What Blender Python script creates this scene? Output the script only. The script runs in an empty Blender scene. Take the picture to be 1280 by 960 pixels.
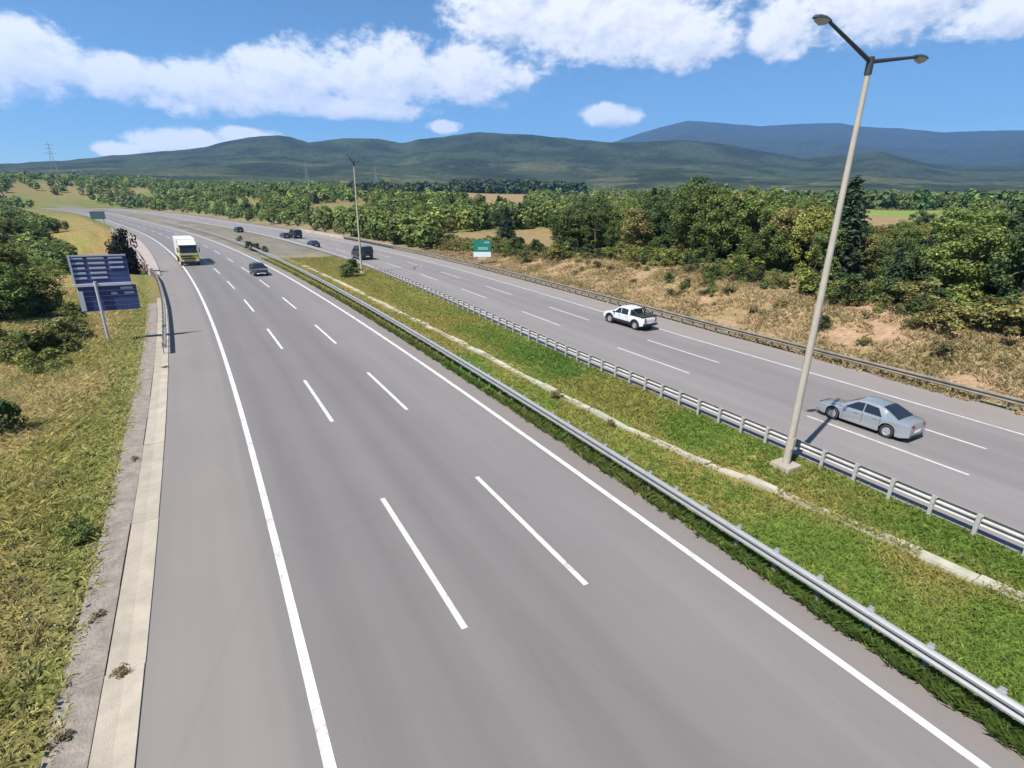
import bpy, math, random
import numpy as np
rng = np.random.default_rng(11); random.seed(11)
SC = bpy.context.scene; COL = SC.collection
# ------------------------------------------------------------------ camera, sky, sun, exposure
CAM_H = 10.378; PITCH = 0.33389; YAW = 0.51552; ROLL = 0.01888; FPX = 658.69
from mathutils import Matrix, Vector
def cam_axes():
    cp, sp = math.cos(PITCH), math.sin(PITCH)
    fw = Vector((0, cp, -sp)); rt = Vector((1, 0, 0)); up = Vector((0, sp, cp))
    c, s = math.cos(ROLL), math.sin(ROLL)
    r2 = c*rt + s*up; u2 = -s*rt + c*up
    rot = Matrix.Rotation(-YAW, 3, 'Z')
    return rot @ fw, rot @ r2, rot @ u2
FW, RT, UP = cam_axes()
cd = bpy.data.cameras.new('camera'); cam = bpy.data.objects.new('camera', cd); COL.objects.link(cam)
cd.sensor_width = 36.0; cd.lens = 36.0*FPX/1280.0; cd.clip_start = 0.1; cd.clip_end = 40000
m = Matrix((RT, UP, -FW)).transposed().to_4x4(); m.translation = Vector((0, 0, CAM_H)); cam.matrix_world = m
SC.camera = cam
SUN_EL = math.radians(57.0); SHADOW_DIR = Vector((0.951, 0.309))      # where shadows fall, x = across road, y = along road
SKY_STRENGTH = 0.055; SUN_STRENGTH = 4.8; EXPOSURE = 1.07
sd = bpy.data.lights.new('sun', 'SUN'); sd.energy = SUN_STRENGTH; sd.angle = math.radians(0.53); sd.color = (1.0, 0.945, 0.86)
sun = bpy.data.objects.new('sun', sd); COL.objects.link(sun)
lt = Vector((SHADOW_DIR.x*math.cos(SUN_EL), SHADOW_DIR.y*math.cos(SUN_EL), -math.sin(SUN_EL)))
sun.rotation_euler = lt.to_track_quat('-Z', 'Y').to_euler(); sun.location = (-40, 0, 80)
vs = SC.view_settings; vs.view_transform = 'Standard'; vs.look = 'None'; vs.exposure = EXPOSURE; vs.gamma = 1.0; vs.use_curve_mapping = False
SC.cycles.use_denoising = True; SC.cycles.max_bounces = 6; SC.cycles.transparent_max_bounces = 8; SC.cycles.volume_bounces = 1

# clouds as directions: bearing, elevation, half width, half height (radians)
CLOUDS = [(-0.18,0.160,0.075,0.045),(-0.073,0.151,0.061,0.03),(0.029,0.148,0.122,0.036),(0.137,0.172,0.104,0.042),(0.283,0.19,0.163,0.052),
 (0.439,0.196,0.106,0.043),(0.217,0.141,0.173,0.019),(0.491,0.285,0.105,0.05),(0.641,0.268,0.205,0.064),(0.784,0.25,0.078,0.043),(0.927,0.25,0.056,0.041),
 (1.058,0.272,0.15,0.052),(1.172,0.24,0.072,0.036),(0.677,0.138,0.05,0.019),(-0.009,0.072,0.084,0.022),(-0.09,0.061,0.033,0.011),
 (0.08,0.091,0.051,0.014),(0.392,0.118,0.03,0.011)]
for _ in range(14):                                                    # the same broken cumulus goes on round the rest of the sky
    b = random.uniform(1.4, 6.0); CLOUDS.append((b if b < math.pi else b-2*math.pi, random.uniform(0.10, 0.55), random.uniform(0.07, 0.2), random.uniform(0.025, 0.06)))
for _ in range(3): CLOUDS.append((random.uniform(0.0, 1.2), random.uniform(0.36, 0.75), random.uniform(0.15, 0.3), random.uniform(0.03, 0.07)))
w = bpy.data.worlds.new('World'); SC.world = w; w.use_nodes = True; w.cycles.sampling_method = 'MANUAL'; w.cycles.sample_map_resolution = 256
nt = w.node_tree; nt.nodes.clear()
def N(t, kind, **kw):
    n = t.nodes.new(kind)
    for k, v in kw.items(): setattr(n, k, v)
    return n
def mth(t, op, a, b=None, c=None, clamp=False):
    n = t.nodes.new('ShaderNodeMath'); n.operation = op; n.use_clamp = clamp
    for i, v in enumerate((a, b, c)):
        if v is None: continue
        if isinstance(v, (int, float)): n.inputs[i].default_value = v
        else: t.links.new(v, n.inputs[i])
    return n.outputs[0]
g = bpy.data.node_groups.new('cloud_density', 'ShaderNodeTree')
g.interface.new_socket('bearing', in_out='INPUT', socket_type='NodeSocketFloat'); g.interface.new_socket('elevation', in_out='INPUT', socket_type='NodeSocketFloat')
g.interface.new_socket('density', in_out='OUTPUT', socket_type='NodeSocketFloat')
gi = N(g, 'NodeGroupInput'); go = N(g, 'NodeGroupOutput')
cv = N(g, 'ShaderNodeCombineXYZ'); g.links.new(gi.outputs[0], cv.inputs[0]); g.links.new(mth(g, 'MULTIPLY', gi.outputs[1], 1.5), cv.inputs[1])
n1 = N(g, 'ShaderNodeTexNoise'); n1.inputs['Scale'].default_value = 11; n1.inputs['Detail'].default_value = 9; n1.inputs['Roughness'].default_value = 0.6; n1.inputs['Distortion'].default_value = 0.2
g.links.new(cv.outputs[0], n1.inputs['Vector'])
n2 = N(g, 'ShaderNodeTexNoise'); n2.inputs['Scale'].default_value = 42; n2.inputs['Detail'].default_value = 6; n2.inputs['Roughness'].default_value = 0.62
g.links.new(cv.outputs[0], n2.inputs['Vector'])
fld = None
for (b, e, rb, re_) in CLOUDS:
    du = mth(g, 'MULTIPLY', mth(g, 'SUBTRACT', gi.outputs[0], b), 1/rb); dv = mth(g, 'MULTIPLY', mth(g, 'SUBTRACT', gi.outputs[1], e), 1/re_)
    q = mth(g, 'SUBTRACT', 1.0, mth(g, 'ADD', mth(g, 'MULTIPLY', du, du), mth(g, 'MULTIPLY', dv, dv)))
    q = mth(g, 'MAXIMUM', q, -2.5)
    if fld is None: fld = q
    else:
        mx = N(g, 'ShaderNodeMath', operation='SMOOTH_MAX'); g.links.new(fld, mx.inputs[0]); g.links.new(q, mx.inputs[1]); mx.inputs[2].default_value = 0.35; fld = mx.outputs[0]
d1 = mth(g, 'MULTIPLY', mth(g, 'SUBTRACT', n1.outputs['Fac'], 0.5), 3.0)
d2 = mth(g, 'MULTIPLY', mth(g, 'SUBTRACT', n2.outputs['Fac'], 0.5), 1.5)
g.links.new(mth(g, 'ADD', mth(g, 'ADD', fld, d1), d2), go.inputs[0])
tc = N(nt, 'ShaderNodeTexCoord'); sx = N(nt, 'ShaderNodeSeparateXYZ'); nt.links.new(tc.outputs['Generated'], sx.inputs[0])
brg = mth(nt, 'ARCTAN2', sx.outputs[0], sx.outputs[1]); elv = mth(nt, 'ARCSINE', sx.outputs[2])
ga = N(nt, 'ShaderNodeGroup', node_tree=g); nt.links.new(brg, ga.inputs[0]); nt.links.new(elv, ga.inputs[1])
gb = N(nt, 'ShaderNodeGroup', node_tree=g); nt.links.new(mth(nt, 'SUBTRACT', brg, 0.012), gb.inputs[0]); nt.links.new(mth(nt, 'ADD', elv, 0.018), gb.inputs[1])
al = N(nt, 'ShaderNodeMapRange', interpolation_type='SMOOTHSTEP'); nt.links.new(ga.outputs[0], al.inputs['Value']); al.inputs['From Min'].default_value = -0.38; al.inputs['From Max'].default_value = 0.55
lit = mth(nt, 'MULTIPLY_ADD', mth(nt, 'SUBTRACT', ga.outputs[0], gb.outputs[0]), 0.60, 0.55, clamp=True)
cr = N(nt, 'ShaderNodeValToRGB'); nt.links.new(lit, cr.inputs[0])
cr.color_ramp.elements[0].position = 0.1; cr.color_ramp.elements[0].color = (0.69, 0.715, 0.79, 1)
cr.color_ramp.elements[1].position = 0.8; cr.color_ramp.elements[1].color = (1.0, 0.985, 0.98, 1)
sky = N(nt, 'ShaderNodeTexSky', sky_type='NISHITA'); sky.sun_disc = False; sky.sun_elevation = SUN_EL
sky.sun_rotation = math.atan2(-lt.x, -lt.y); sky.altitude = 900; sky.air_density = 1.0; sky.dust_density = 0.05; sky.ozone_density = 4.0
bg = N(nt, 'ShaderNodeBackground'); tn = N(nt, 'ShaderNodeMix', data_type='RGBA', blend_type='MULTIPLY'); tn.inputs[0].default_value = 1.0; tn.inputs[7].default_value = (0.80, 0.99, 1.05, 1); nt.links.new(sky.outputs[0], tn.inputs[6]); nt.links.new(tn.outputs[2], bg.inputs[0]); bg.inputs[1].default_value = SKY_STRENGTH
bgc = N(nt, 'ShaderNodeBackground'); nt.links.new(cr.outputs[0], bgc.inputs[0]); bgc.inputs[1].default_value = 0.58
mxs = N(nt, 'ShaderNodeMixShader'); nt.links.new(mth(nt, 'MULTIPLY', al.outputs[0], 0.96), mxs.inputs[0]); nt.links.new(bg.outputs[0], mxs.inputs[1]); nt.links.new(bgc.outputs[0], mxs.inputs[2])
wo = N(nt, 'ShaderNodeOutputWorld'); nt.links.new(mxs.outputs[0], wo.inputs[0])

# ------------------------------------------------------------------ helpers
def tag(o, label=None, cat=None, group=None, kind=None):
    if label: o['label'] = label
    if cat: o['category'] = cat
    if group: o['group'] = group
    if kind: o['kind'] = kind
    return o
def link(o, parent=None):
    COL.objects.link(o)
    if parent is not None: o.parent = parent
    return o
def empty(name, loc=(0, 0, 0), rz=0.0, scale=1.0):
    o = bpy.data.objects.new(name, None); link(o); o.location = loc; o.rotation_euler = (0, 0, rz); o.scale = (scale,)*3; o.empty_display_size = 0.3
    return o
def np_mesh(name, V, F, mat, col=None, smooth=False, uv=None):
    """V (n,3); F (m,3) or (m,4) int array"""
    V = np.asarray(V, np.float32); F = np.asarray(F, np.int32); k = F.shape[1]
    me = bpy.data.meshes.new(name); me.vertices.add(len(V)); me.vertices.foreach_set('co', V.ravel())
    me.loops.add(F.size); me.loops.foreach_set('vertex_index', F.ravel())
    me.polygons.add(len(F)); me.polygons.foreach_set('loop_start', np.arange(0, F.size, k, dtype=np.int32))
    me.polygons.foreach_set('use_smooth', np.full(len(F), smooth))
    if col is not None:
        a = me.color_attributes.new('tint', 'FLOAT_COLOR', 'POINT'); c = np.ones((len(V), 4), np.float32); c[:, :3] = col; a.data.foreach_set('color', c.ravel())
    if uv is not None:
        l = me.uv_layers.new(name='road'); l.data.foreach_set('uv', np.asarray(uv, np.float32)[F.ravel()].ravel())
    me.materials.append(mat); me.update(calc_edges=True); me.validate()
    return me
class MB:
    def __init__(s): s.v = []; s.f = []
    def add(s, vs, fs):
        b = len(s.v); s.v += [tuple(p) for p in vs]; s.f += [tuple(i+b for i in f) for f in fs]; return s
    def box(s, c, d, rz=0.0, taper=1.0):
        x, y, z = d[0]/2, d[1]/2, d[2]/2; cc, ss = math.cos(rz), math.sin(rz); P = []
        for k, t in ((-1, 1.0), (1, taper)):
            for i, j in ((-1, -1), (1, -1), (1, 1), (-1, 1)):
                a, b = i*x*t, j*y*t; P.append((c[0]+a*cc-b*ss, c[1]+a*ss+b*cc, c[2]+k*z))
        return s.add(P, [(3, 2, 1, 0), (4, 5, 6, 7), (0, 1, 5, 4), (1, 2, 6, 5), (2, 3, 7, 6), (3, 0, 4, 7)])
    def tube(s, pts, rad, n=8, cap=True):
        rings = []; P = []; pts = [Vector(p) for p in pts]
        for i, p in enumerate(pts):
            d = (pts[min(i+1, len(pts)-1)]-pts[max(i-1, 0)]).normalized()
            a = d.orthogonal().normalized() if abs(d.z) < 0.99 else Vector((1, 0, 0)); a = (a - d*a.dot(d)).normalized(); b = d.cross(a)
            r = rad[i] if isinstance(rad, (list, tuple)) else rad
            P += [p + (a*math.cos(t*2*math.pi/n)+b*math.sin(t*2*math.pi/n))*r for t in range(n)]
        F = [(i*n+t, i*n+(t+1) % n, (i+1)*n+(t+1) % n, (i+1)*n+t) for i in range(len(pts)-1) for t in range(n)]
        if cap: F += [tuple(range(n-1, -1, -1)), tuple(range((len(pts)-1)*n, len(pts)*n))]
        return s.add(P, F)
    def lathe(s, prof, axis='x', n=24, c=(0, 0, 0)):
        P = []; k = len(prof)
        for t in range(n):
            a = 2*math.pi*t/n
            for (u, r) in prof:
                if axis == 'x': P.append((c[0]+u, c[1]+r*math.cos(a), c[2]+r*math.sin(a)))
                else: P.append((c[0]+r*math.cos(a), c[1]+r*math.sin(a), c[2]+u))
        return s.add(P, [(t*k+i, t*k+i+1, ((t+1) % n)*k+i+1, ((t+1) % n)*k+i) for t in range(n) for i in range(k-1)])
    def loft(s, secs, close=False, caps=True):
        k = len(secs[0]); P = [p for q in secs for p in q]; F = []
        for i in range(len(secs)-1):
            for j in range(k if close else k-1): F.append((i*k+j, i*k+(j+1) % k, (i+1)*k+(j+1) % k, (i+1)*k+j))
        if caps: F += [tuple(range(k-1, -1, -1)), tuple(range((len(secs)-1)*k, len(secs)*k))]
        return s.add(P, F)
    def mesh(s, name, mat, smooth=None):
        me = bpy.data.meshes.new(name); me.from_pydata(s.v, [], s.f); me.materials.append(mat); me.update()
        if smooth is not None:
            me.polygons.foreach_set('use_smooth', [True]*len(me.polygons)); me.set_sharp_from_angle(angle=math.radians(smooth))
        return me
    def build(s, name, mat, parent=None, smooth=None, bevel=0):
        o = bpy.data.objects.new(name, s.mesh(name, mat, smooth)); link(o, parent)
        if bevel:
            b = o.modifiers.new('bevel', 'BEVEL'); b.width = bevel; b.segments = 2; b.limit_method = 'ANGLE'
        return o
def obj(name, me, parent=None, loc=None, rz=0.0, scale=None):
    o = bpy.data.objects.new(name, me); link(o, parent)
    if loc is not None: o.location = loc
    o.rotation_euler = (0, 0, rz)
    if scale is not None: o.scale = scale if isinstance(scale, (tuple, list)) else (scale,)*3
    return o
def copy_tree(o, parent=None):
    c = o.copy(); link(c, parent)
    if parent is not None: c.matrix_parent_inverse = o.matrix_parent_inverse.copy()
    for ch in list(o.children): copy_tree(ch, c)
    return c

# ------------------------------------------------------------------ materials
def pmat(name, col, rough=0.6, metal=0.0, spec=0.5, var=0.0, vscale=5.0, bump=0.0, bscale=40.0, tint=False, coat=0.0, transl=0.0, rand=0.0):
    """one principled material; var = noise variation of the colour, tint = multiply by the mesh's own colours"""
    mt = bpy.data.materials.new(name); mt.use_nodes = True; t = mt.node_tree; b = t.nodes['Principled BSDF']
    b.inputs['Roughness'].default_value = rough; b.inputs['Metallic'].default_value = metal; b.inputs['Specular IOR Level'].default_value = spec; b.inputs['Coat Weight'].default_value = coat
    cur = None; b.inputs['Base Color'].default_value = (*col, 1)
    tcx = N(t, 'ShaderNodeTexCoord')
    def mulc(a, f):
        mx = N(t, 'ShaderNodeMix', data_type='RGBA', blend_type='MULTIPLY'); mx.inputs[0].default_value = 1.0
        if a is None: mx.inputs[6].default_value = (*col, 1)
        else: t.links.new(a, mx.inputs[6])
        t.links.new(f, mx.inputs[7]); return mx.outputs[2]
    if tint:
        at = N(t, 'ShaderNodeAttribute', attribute_name='tint'); cur = mulc(cur, at.outputs['Color'])
    if var:
        nz = N(t, 'ShaderNodeTexNoise'); nz.inputs['Scale'].default_value = vscale; nz.inputs['Detail'].default_value = 6; nz.inputs['Roughness'].default_value = 0.65
        t.links.new(tcx.outputs['Object'], nz.inputs['Vector'])
        mr = N(t, 'ShaderNodeMapRange'); mr.inputs['From Min'].default_value = 0.25; mr.inputs['From Max'].default_value = 0.75; mr.inputs['To Min'].default_value = 1-var; mr.inputs['To Max'].default_value = 1+var
        t.links.new(nz.outputs['Fac'], mr.inputs['Value']); cc = N(t, 'ShaderNodeCombineColor')
        for i in range(3): t.links.new(mr.outputs[0], cc.inputs[i])
        cur = mulc(cur, cc.outputs[0])
    if rand:
        oi = N(t, 'ShaderNodeObjectInfo'); mr = N(t, 'ShaderNodeMapRange'); mr.inputs['To Min'].default_value = 1-rand; mr.inputs['To Max'].default_value = 1+rand; t.links.new(oi.outputs['Random'], mr.inputs['Value'])
        m2 = N(t, 'ShaderNodeMapRange'); m2.inputs['To Min'].default_value = 1+rand*0.16; m2.inputs['To Max'].default_value = 1-rand*0.3; t.links.new(mth(t, 'FRACT', mth(t, 'MULTIPLY', oi.outputs['Random'], 7.3)), m2.inputs['Value'])
        cc = N(t, 'ShaderNodeCombineColor'); t.links.new(mth(t, 'MULTIPLY', mr.outputs[0], m2.outputs[0]), cc.inputs[0]); t.links.new(mr.outputs[0], cc.inputs[1]); t.links.new(mr.outputs[0], cc.inputs[2])
        cur = mulc(cur, cc.outputs[0])
    if cur is not None: t.links.new(cur, b.inputs['Base Color'])
    if bump:
        nb = N(t, 'ShaderNodeTexNoise'); nb.inputs['Scale'].default_value = bscale; nb.inputs['Detail'].default_value = 5; t.links.new(tcx.outputs['Object'], nb.inputs['Vector'])
        bp = N(t, 'ShaderNodeBump'); bp.inputs['Strength'].default_value = bump; bp.inputs['Distance'].default_value = 0.05; t.links.new(nb.outputs['Fac'], bp.inputs['Height']); t.links.new(bp.outputs[0], b.inputs['Normal'])
    if transl:
        tr = N(t, 'ShaderNodeBsdfTranslucent')
        if cur is not None: t.links.new(cur, tr.inputs[0])
        else: tr.inputs[0].default_value = (*col, 1)
        ms = N(t, 'ShaderNodeMixShader'); ms.inputs[0].default_value = transl; out = t.nodes['Material Output']
        t.links.new(b.outputs[0], ms.inputs[1]); t.links.new(tr.outputs[0], ms.inputs[2]); t.links.new(ms.outputs[0], out.inputs[0])
    return mt
M = dict(
 white_line=pmat('road_paint', (0.50, 0.50, 0.49), 0.7, var=0.10, vscale=3),
 worn_line=pmat('worn_road_paint', (0.40, 0.39, 0.385), 0.75, var=0.28, vscale=4),
 concrete=pmat('concrete', (0.275, 0.243, 0.198), 0.9, var=0.22, vscale=1.1, bump=0.3, bscale=30, rand=0.08),
 gutter=pmat('gutter_concrete', (0.285, 0.26, 0.21), 0.92, var=0.3, vscale=1.8, bump=0.5, bscale=20, rand=0.14),
 grey_concrete=pmat('grey_concrete', (0.18, 0.157, 0.135), 0.95, var=0.38, vscale=2.5, bump=0.7, bscale=14),
 pole_concrete=pmat('pole_concrete', (0.34, 0.31, 0.26), 0.85, var=0.12, vscale=2),
 galv=pmat('galvanised_steel', (0.33, 0.335, 0.34), 0.42, metal=0.5, var=0.12, vscale=3),
 galv_dull=pmat('dull_galvanised_steel', (0.27, 0.255, 0.235), 0.6, metal=0.3, var=0.2, vscale=2),
 dark_metal=pmat('dark_metal', (0.045, 0.05, 0.06), 0.5, metal=0.4),
 lamp_glass=pmat('lamp_bowl', (0.30, 0.30, 0.31), 0.25),
 glass=pmat('car_glass', (0.012, 0.016, 0.02), 0.06, spec=0.6),
 tyre=pmat('tyre_rubber', (0.02, 0.02, 0.02), 0.85), rim=pmat('alloy_rim', (0.42, 0.43, 0.45), 0.35, metal=0.6),
 black=pmat('black_plastic', (0.016, 0.016, 0.018), 0.55),
 silver=pmat('silver_paint', (0.36, 0.385, 0.41), 0.24, metal=0.6, coat=0.6), white=pmat('white_paint', (0.50, 0.51, 0.53), 0.3, coat=0.5),
 blackpaint=pmat('black_paint', (0.012, 0.012, 0.016), 0.22, coat=0.6), darkgrey=pmat('dark_grey_paint', (0.022, 0.023, 0.03), 0.3, metal=0.3, coat=0.5),
 navypaint=pmat('dark_blue_paint', (0.025, 0.028, 0.06), 0.3, coat=0.5), yellow=pmat('yellow_paint', (0.50, 0.42, 0.07), 0.4, coat=0.3),
 redpaint=pmat('red_paint', (0.35, 0.05, 0.04), 0.4), tarp=pmat('white_tarpaulin', (0.5, 0.5, 0.5), 0.6, var=0.05),
 red_lens=pmat('red_lens', (0.16, 0.02, 0.02), 0.2), head_lens=pmat('headlight_lens', (0.65, 0.67, 0.7), 0.1, spec=0.8), plate=pmat('plate', (0.7, 0.7, 0.7), 0.5),
 sign_blue=pmat('sign_blue', (0.022, 0.042, 0.15), 0.5, var=0.15, vscale=1.5), sign_rib=pmat('sign_rib', (0.36, 0.40, 0.50), 0.5, metal=0.2),
 sign_frame=pmat('sign_post', (0.46, 0.46, 0.50), 0.5, metal=0.3), sign_teal=pmat('sign_teal', (0.012, 0.17, 0.125), 0.45, var=0.15, vscale=1.0),
 sign_white=pmat('sign_white', (0.62, 0.70, 0.72), 0.5), sign_pale=pmat('sign_pale_print', (0.16, 0.36, 0.30), 0.5),
 rail_pale=pmat('pale_rail', (0.36, 0.35, 0.33), 0.55, metal=0.15, var=0.25, vscale=1.5),
 rail_brown=pmat('weathered_rail', (0.17, 0.15, 0.12), 0.7, metal=0.2, var=0.45, vscale=1.2),
 bark=pmat('bark', (0.10, 0.075, 0.05), 0.95, var=0.25, vscale=6),
 leaf=pmat('leaf', (1, 1, 1), 0.6, spec=0.25, tint=True, transl=0.34, rand=0.34),
 needle=pmat('needle', (1, 1, 1), 0.65, spec=0.2, tint=True, transl=0.15, rand=0.3),
 grass=pmat('grass_blade', (1, 1, 1), 0.7, spec=0.2, tint=True, transl=0.4),
 house_wall=pmat('house_wall', (0.7, 0.68, 0.63), 0.9), house_roof=pmat('house_roof', (0.17, 0.085, 0.06), 0.9), soil=pmat('stones', (0.30, 0.26, 0.21), 0.95, var=0.25, vscale=3),
)
def paint_mat(name, col, under, wear):
    mt = pmat(name, col, 0.7, var=0.12, vscale=2.5); t = mt.node_tree; b = t.nodes['Principled BSDF']; tcx = N(t, 'ShaderNodeTexCoord'); f = []
    for sc, w_ in ((0.9, .45), (9.0, .30), (45.0, .25)):
        nz = N(t, 'ShaderNodeTexNoise'); nz.inputs['Scale'].default_value = sc; nz.inputs['Detail'].default_value = 6; nz.inputs['Roughness'].default_value = .7; t.links.new(tcx.outputs['Object'], nz.inputs['Vector']); f.append(mth(t, 'MULTIPLY', nz.outputs['Fac'], w_))
    mr = N(t, 'ShaderNodeMapRange'); t.links.new(mth(t, 'ADD', mth(t, 'ADD', f[0], f[1]), f[2]), mr.inputs['Value']); mr.inputs['From Min'].default_value = .52-wear*.02; mr.inputs['From Max'].default_value = .66; mr.inputs['To Max'].default_value = wear
    mx = N(t, 'ShaderNodeMix', data_type='RGBA'); src = b.inputs['Base Color'].links[0].from_socket; t.links.new(mr.outputs[0], mx.inputs[0]); t.links.new(src, mx.inputs[6]); mx.inputs[7].default_value = (*under, 1); t.links.new(mx.outputs[2], b.inputs['Base Color']); return mt
M['white_line'] = paint_mat('road_paint', (0.47, 0.465, 0.455), (0.15, 0.14, 0.14), .95)
M['worn_line'] = paint_mat('worn_road_paint', (0.42, 0.41, 0.40), (0.16, 0.15, 0.15), .95)
# ------------------------------------------------------------------ road alignment and terrain
KURV = 0.00095
def farbend(S):
    t = np.clip(np.asarray(S, float)-220, 0, None); return np.where(t < 80, 0.00055*t*t, 3.52+0.088*(t-80))
def centre(S):
    S = np.asarray(S, float); Sc = np.clip(S, -60, 620); return -KURV*Sc*Sc/2 + farbend(Sc) + np.where(S > 620, -(S-620)*0.45, 0)
def tangent(S): return float(centre(S+0.5)-centre(S-0.5))
def shift(S): return np.interp(S, [-60, 0, 30, 46, 60, 80, 105, 145, 185, 600], [0, 0, .45, 1.4, 2.3, 3.6, 4.6, 5.5, 6, 6])
def verge(S): return np.interp(S, [-60, 12, 22, 32, 45, 62, 77, 111, 150, 600], [37.4, 37.6, 38.2, 39.6, 41.6, 43.2, 44.2, 45.0, 46.5, 47])   # where the dry bank starts
def W(S, D, z=0.0): return (float(D+centre(S)), float(S), z)
def sstep(a, b, x): t = np.clip((np.asarray(x, float)-a)/(b-a), 0, 1); return t*t*(3-2*t)
_perm = np.random.default_rng(5).random((256, 256))
def vnoise(x, y):
    xi = np.floor(x).astype(int); yi = np.floor(y).astype(int); fx = x-xi; fy = y-yi; fx = fx*fx*(3-2*fx); fy = fy*fy*(3-2*fy)
    P = lambda a, b: _perm[a & 255, b & 255]
    return (P(xi, yi)*(1-fx)+P(xi+1, yi)*fx)*(1-fy)+(P(xi, yi+1)*(1-fx)+P(xi+1, yi+1)*fx)*fy
def fbm(x, y, o=4):
    s = 0; a = 0.5; n = 0
    for i in range(o): s = s+a*vnoise(x*2**i+17*i, y*2**i+31*i); n += a; a *= 0.5
    return s/n
# ridge lines: bearing (deg from road axis), elevation angle (deg)
RIDGE_NEAR = [(-60,2.5),(-30,2.6),(-12.8,1.83),(-10,2.21),(-6.3,2.88),(-2.4,3.41),(1.3,4.07),(4.6,4.97),(7.3,5.26),(9.6,4.84),(12.9,5.41),(15.9,5.47),(18.1,5.2),(22,5.75),(25.9,6.29),(30.7,6.24),(33.8,5.99),(38.5,5.59),(41.6,5.59),(46,5.69),(48.9,5.38),(52.5,4.66),(55.9,3.94),(58.9,4.14),(61.8,4.45),(64.7,3.46),(67.4,2.94),(71.2,2.81),(90,3.2),(120,3)]
RIDGE_FAR = [(-60,2),(-10,1.5),(20,3.5),(34,4.9),(38.5,5.45),(41.5,6.42),(43,6.83),(45.8,7.46),(48.7,7.19),(52.1,6.83),(55.4,6.91),(58.4,6.84),(60.2,6.46),(63,6.2),(65.8,5.77),(68.2,5.75),(70.5,5.66),(85,5),(120,3.5)]
R1, R2 = 3000.0, 7200.0
def zterrain(x, y):
    x = np.asarray(x, float); y = np.asarray(y, float)
    S = y; D = x-centre(S); R = np.hypot(x, y); az = np.degrees(np.arctan2(x, y))
    vr = verge(S)
    outl = np.clip(-4.2-D, 0, None); outr = np.clip(D-vr, 0, None); out = outl+outr
    free = np.maximum(np.maximum(sstep(3, 70, outr), sstep(40, 190, outl)), sstep(500, 680, S))
    far = np.clip(R-110, 0, None)
    rise = 0.030*np.minimum(far, 1300)*(0.75+0.5*fbm(x/210+3, y/210, 3)) + 1.6*(fbm(x/45, y/45, 3)-0.5)*sstep(60, 200, R)
    z = rise*free
    bank = np.interp(S, [-60, 45, 75, 105, 700], [2.5, 2.4, 1.6, 0.8, 0.8])
    z = z + bank*sstep(0, 9, outr) + 0.07*np.clip(outr-5, 0, 45)*sstep(300, 60, S) + (0.45*(fbm(x/2.6, y/2.6, 3)-0.5)+0.22*(fbm(x/.7, y/.7, 2)-.5))*sstep(0.5, 4, outr)*sstep(260, 120, R)
    z = z + 0.35*sstep(0, 3.5, outl)*sstep(40, 20, outl) + 0.22*(fbm(x/1.7+9, y/1.7, 3)-0.5)*sstep(0.1, 2, outl)*sstep(200, 90, R) - 1.2*sstep(9, 28, outl)*sstep(320, 200, S)
    z = z - 5.2*sstep(88, 104, S)*sstep(192, 176, S)*sstep(12.5, 8, D)*sstep(-75, -30, D)      # hollow under the viaduct
    dm = D-13.0; wdt = 8.2+shift(S)
    med = np.clip(dm/wdt, 0, 1); z = z - 0.14*np.sin(np.pi*med)*(dm > 0)*(dm < wdt)
    z = z - 0.035
    # hills
    t1 = np.clip((R-1300)/(R1-1300), 0, 1); H1 = CAM_H+R1*np.tan(np.radians(np.interp(az, *zip(*RIDGE_NEAR)))); H2 = CAM_H+R2*np.tan(np.radians(np.interp(az, *zip(*RIDGE_FAR))))
    spur = fbm(x/420, y/420, 4)
    up = t1**1.25*(1-0.45*(spur-0.25)*np.sin(np.pi*t1)); z1 = z + (H1-36)*np.clip(up, 0, 1)
    t2 = np.clip((R-R1)/(R2-R1), 0, 1); base2 = H1*(1-0.55*sstep(0, .35, t2)); spur2 = fbm(x/900+7, y/900, 4)
    z2 = base2*(1-t2) + H2*t2*(1-0.4*(spur2-0.2)*np.sin(np.pi*t2))
    zz = np.where(R < R1, z1, z2); zz = np.where(R > R2, H2*(1-0.6*sstep(R2, 9300, R)), zz)
    return zz + sstep(1500, 2600, R)*7*(fbm(x/60, y/60, 2)-0.5)
def zt(S, D): return float(zterrain(D+float(centre(S)), S))
FIELDS = []   # filled below: (bearing lo, hi, r lo, r hi, colour)
TAN = np.array([0.20, 0.145, 0.075]); STRAW = np.array([0.17, 0.14, 0.065]); OLIVE = np.array([0.155, 0.135, 0.045]); GREEN = np.array([0.085, 0.115, 0.030]); WOOD = np.array([0.024, 0.031, 0.014]); DRY = np.array([0.255, 0.172, 0.108])
FIELDS = [(24.5,31,330,640,TAN),(14,24,420,560,TAN*0.9),(60,69,150,235,TAN*1.0),(60,69,235,330,GREEN*1.6),(69.5,76,150,240,TAN),(51,57,160,240,STRAW),(-11.5,-8.5,700,800,TAN*0.8),(22,34,96,150,TAN*0.95),(34,43,290,420,GREEN*1.7),(9,15,230,330,STRAW*0.9)]
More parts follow.
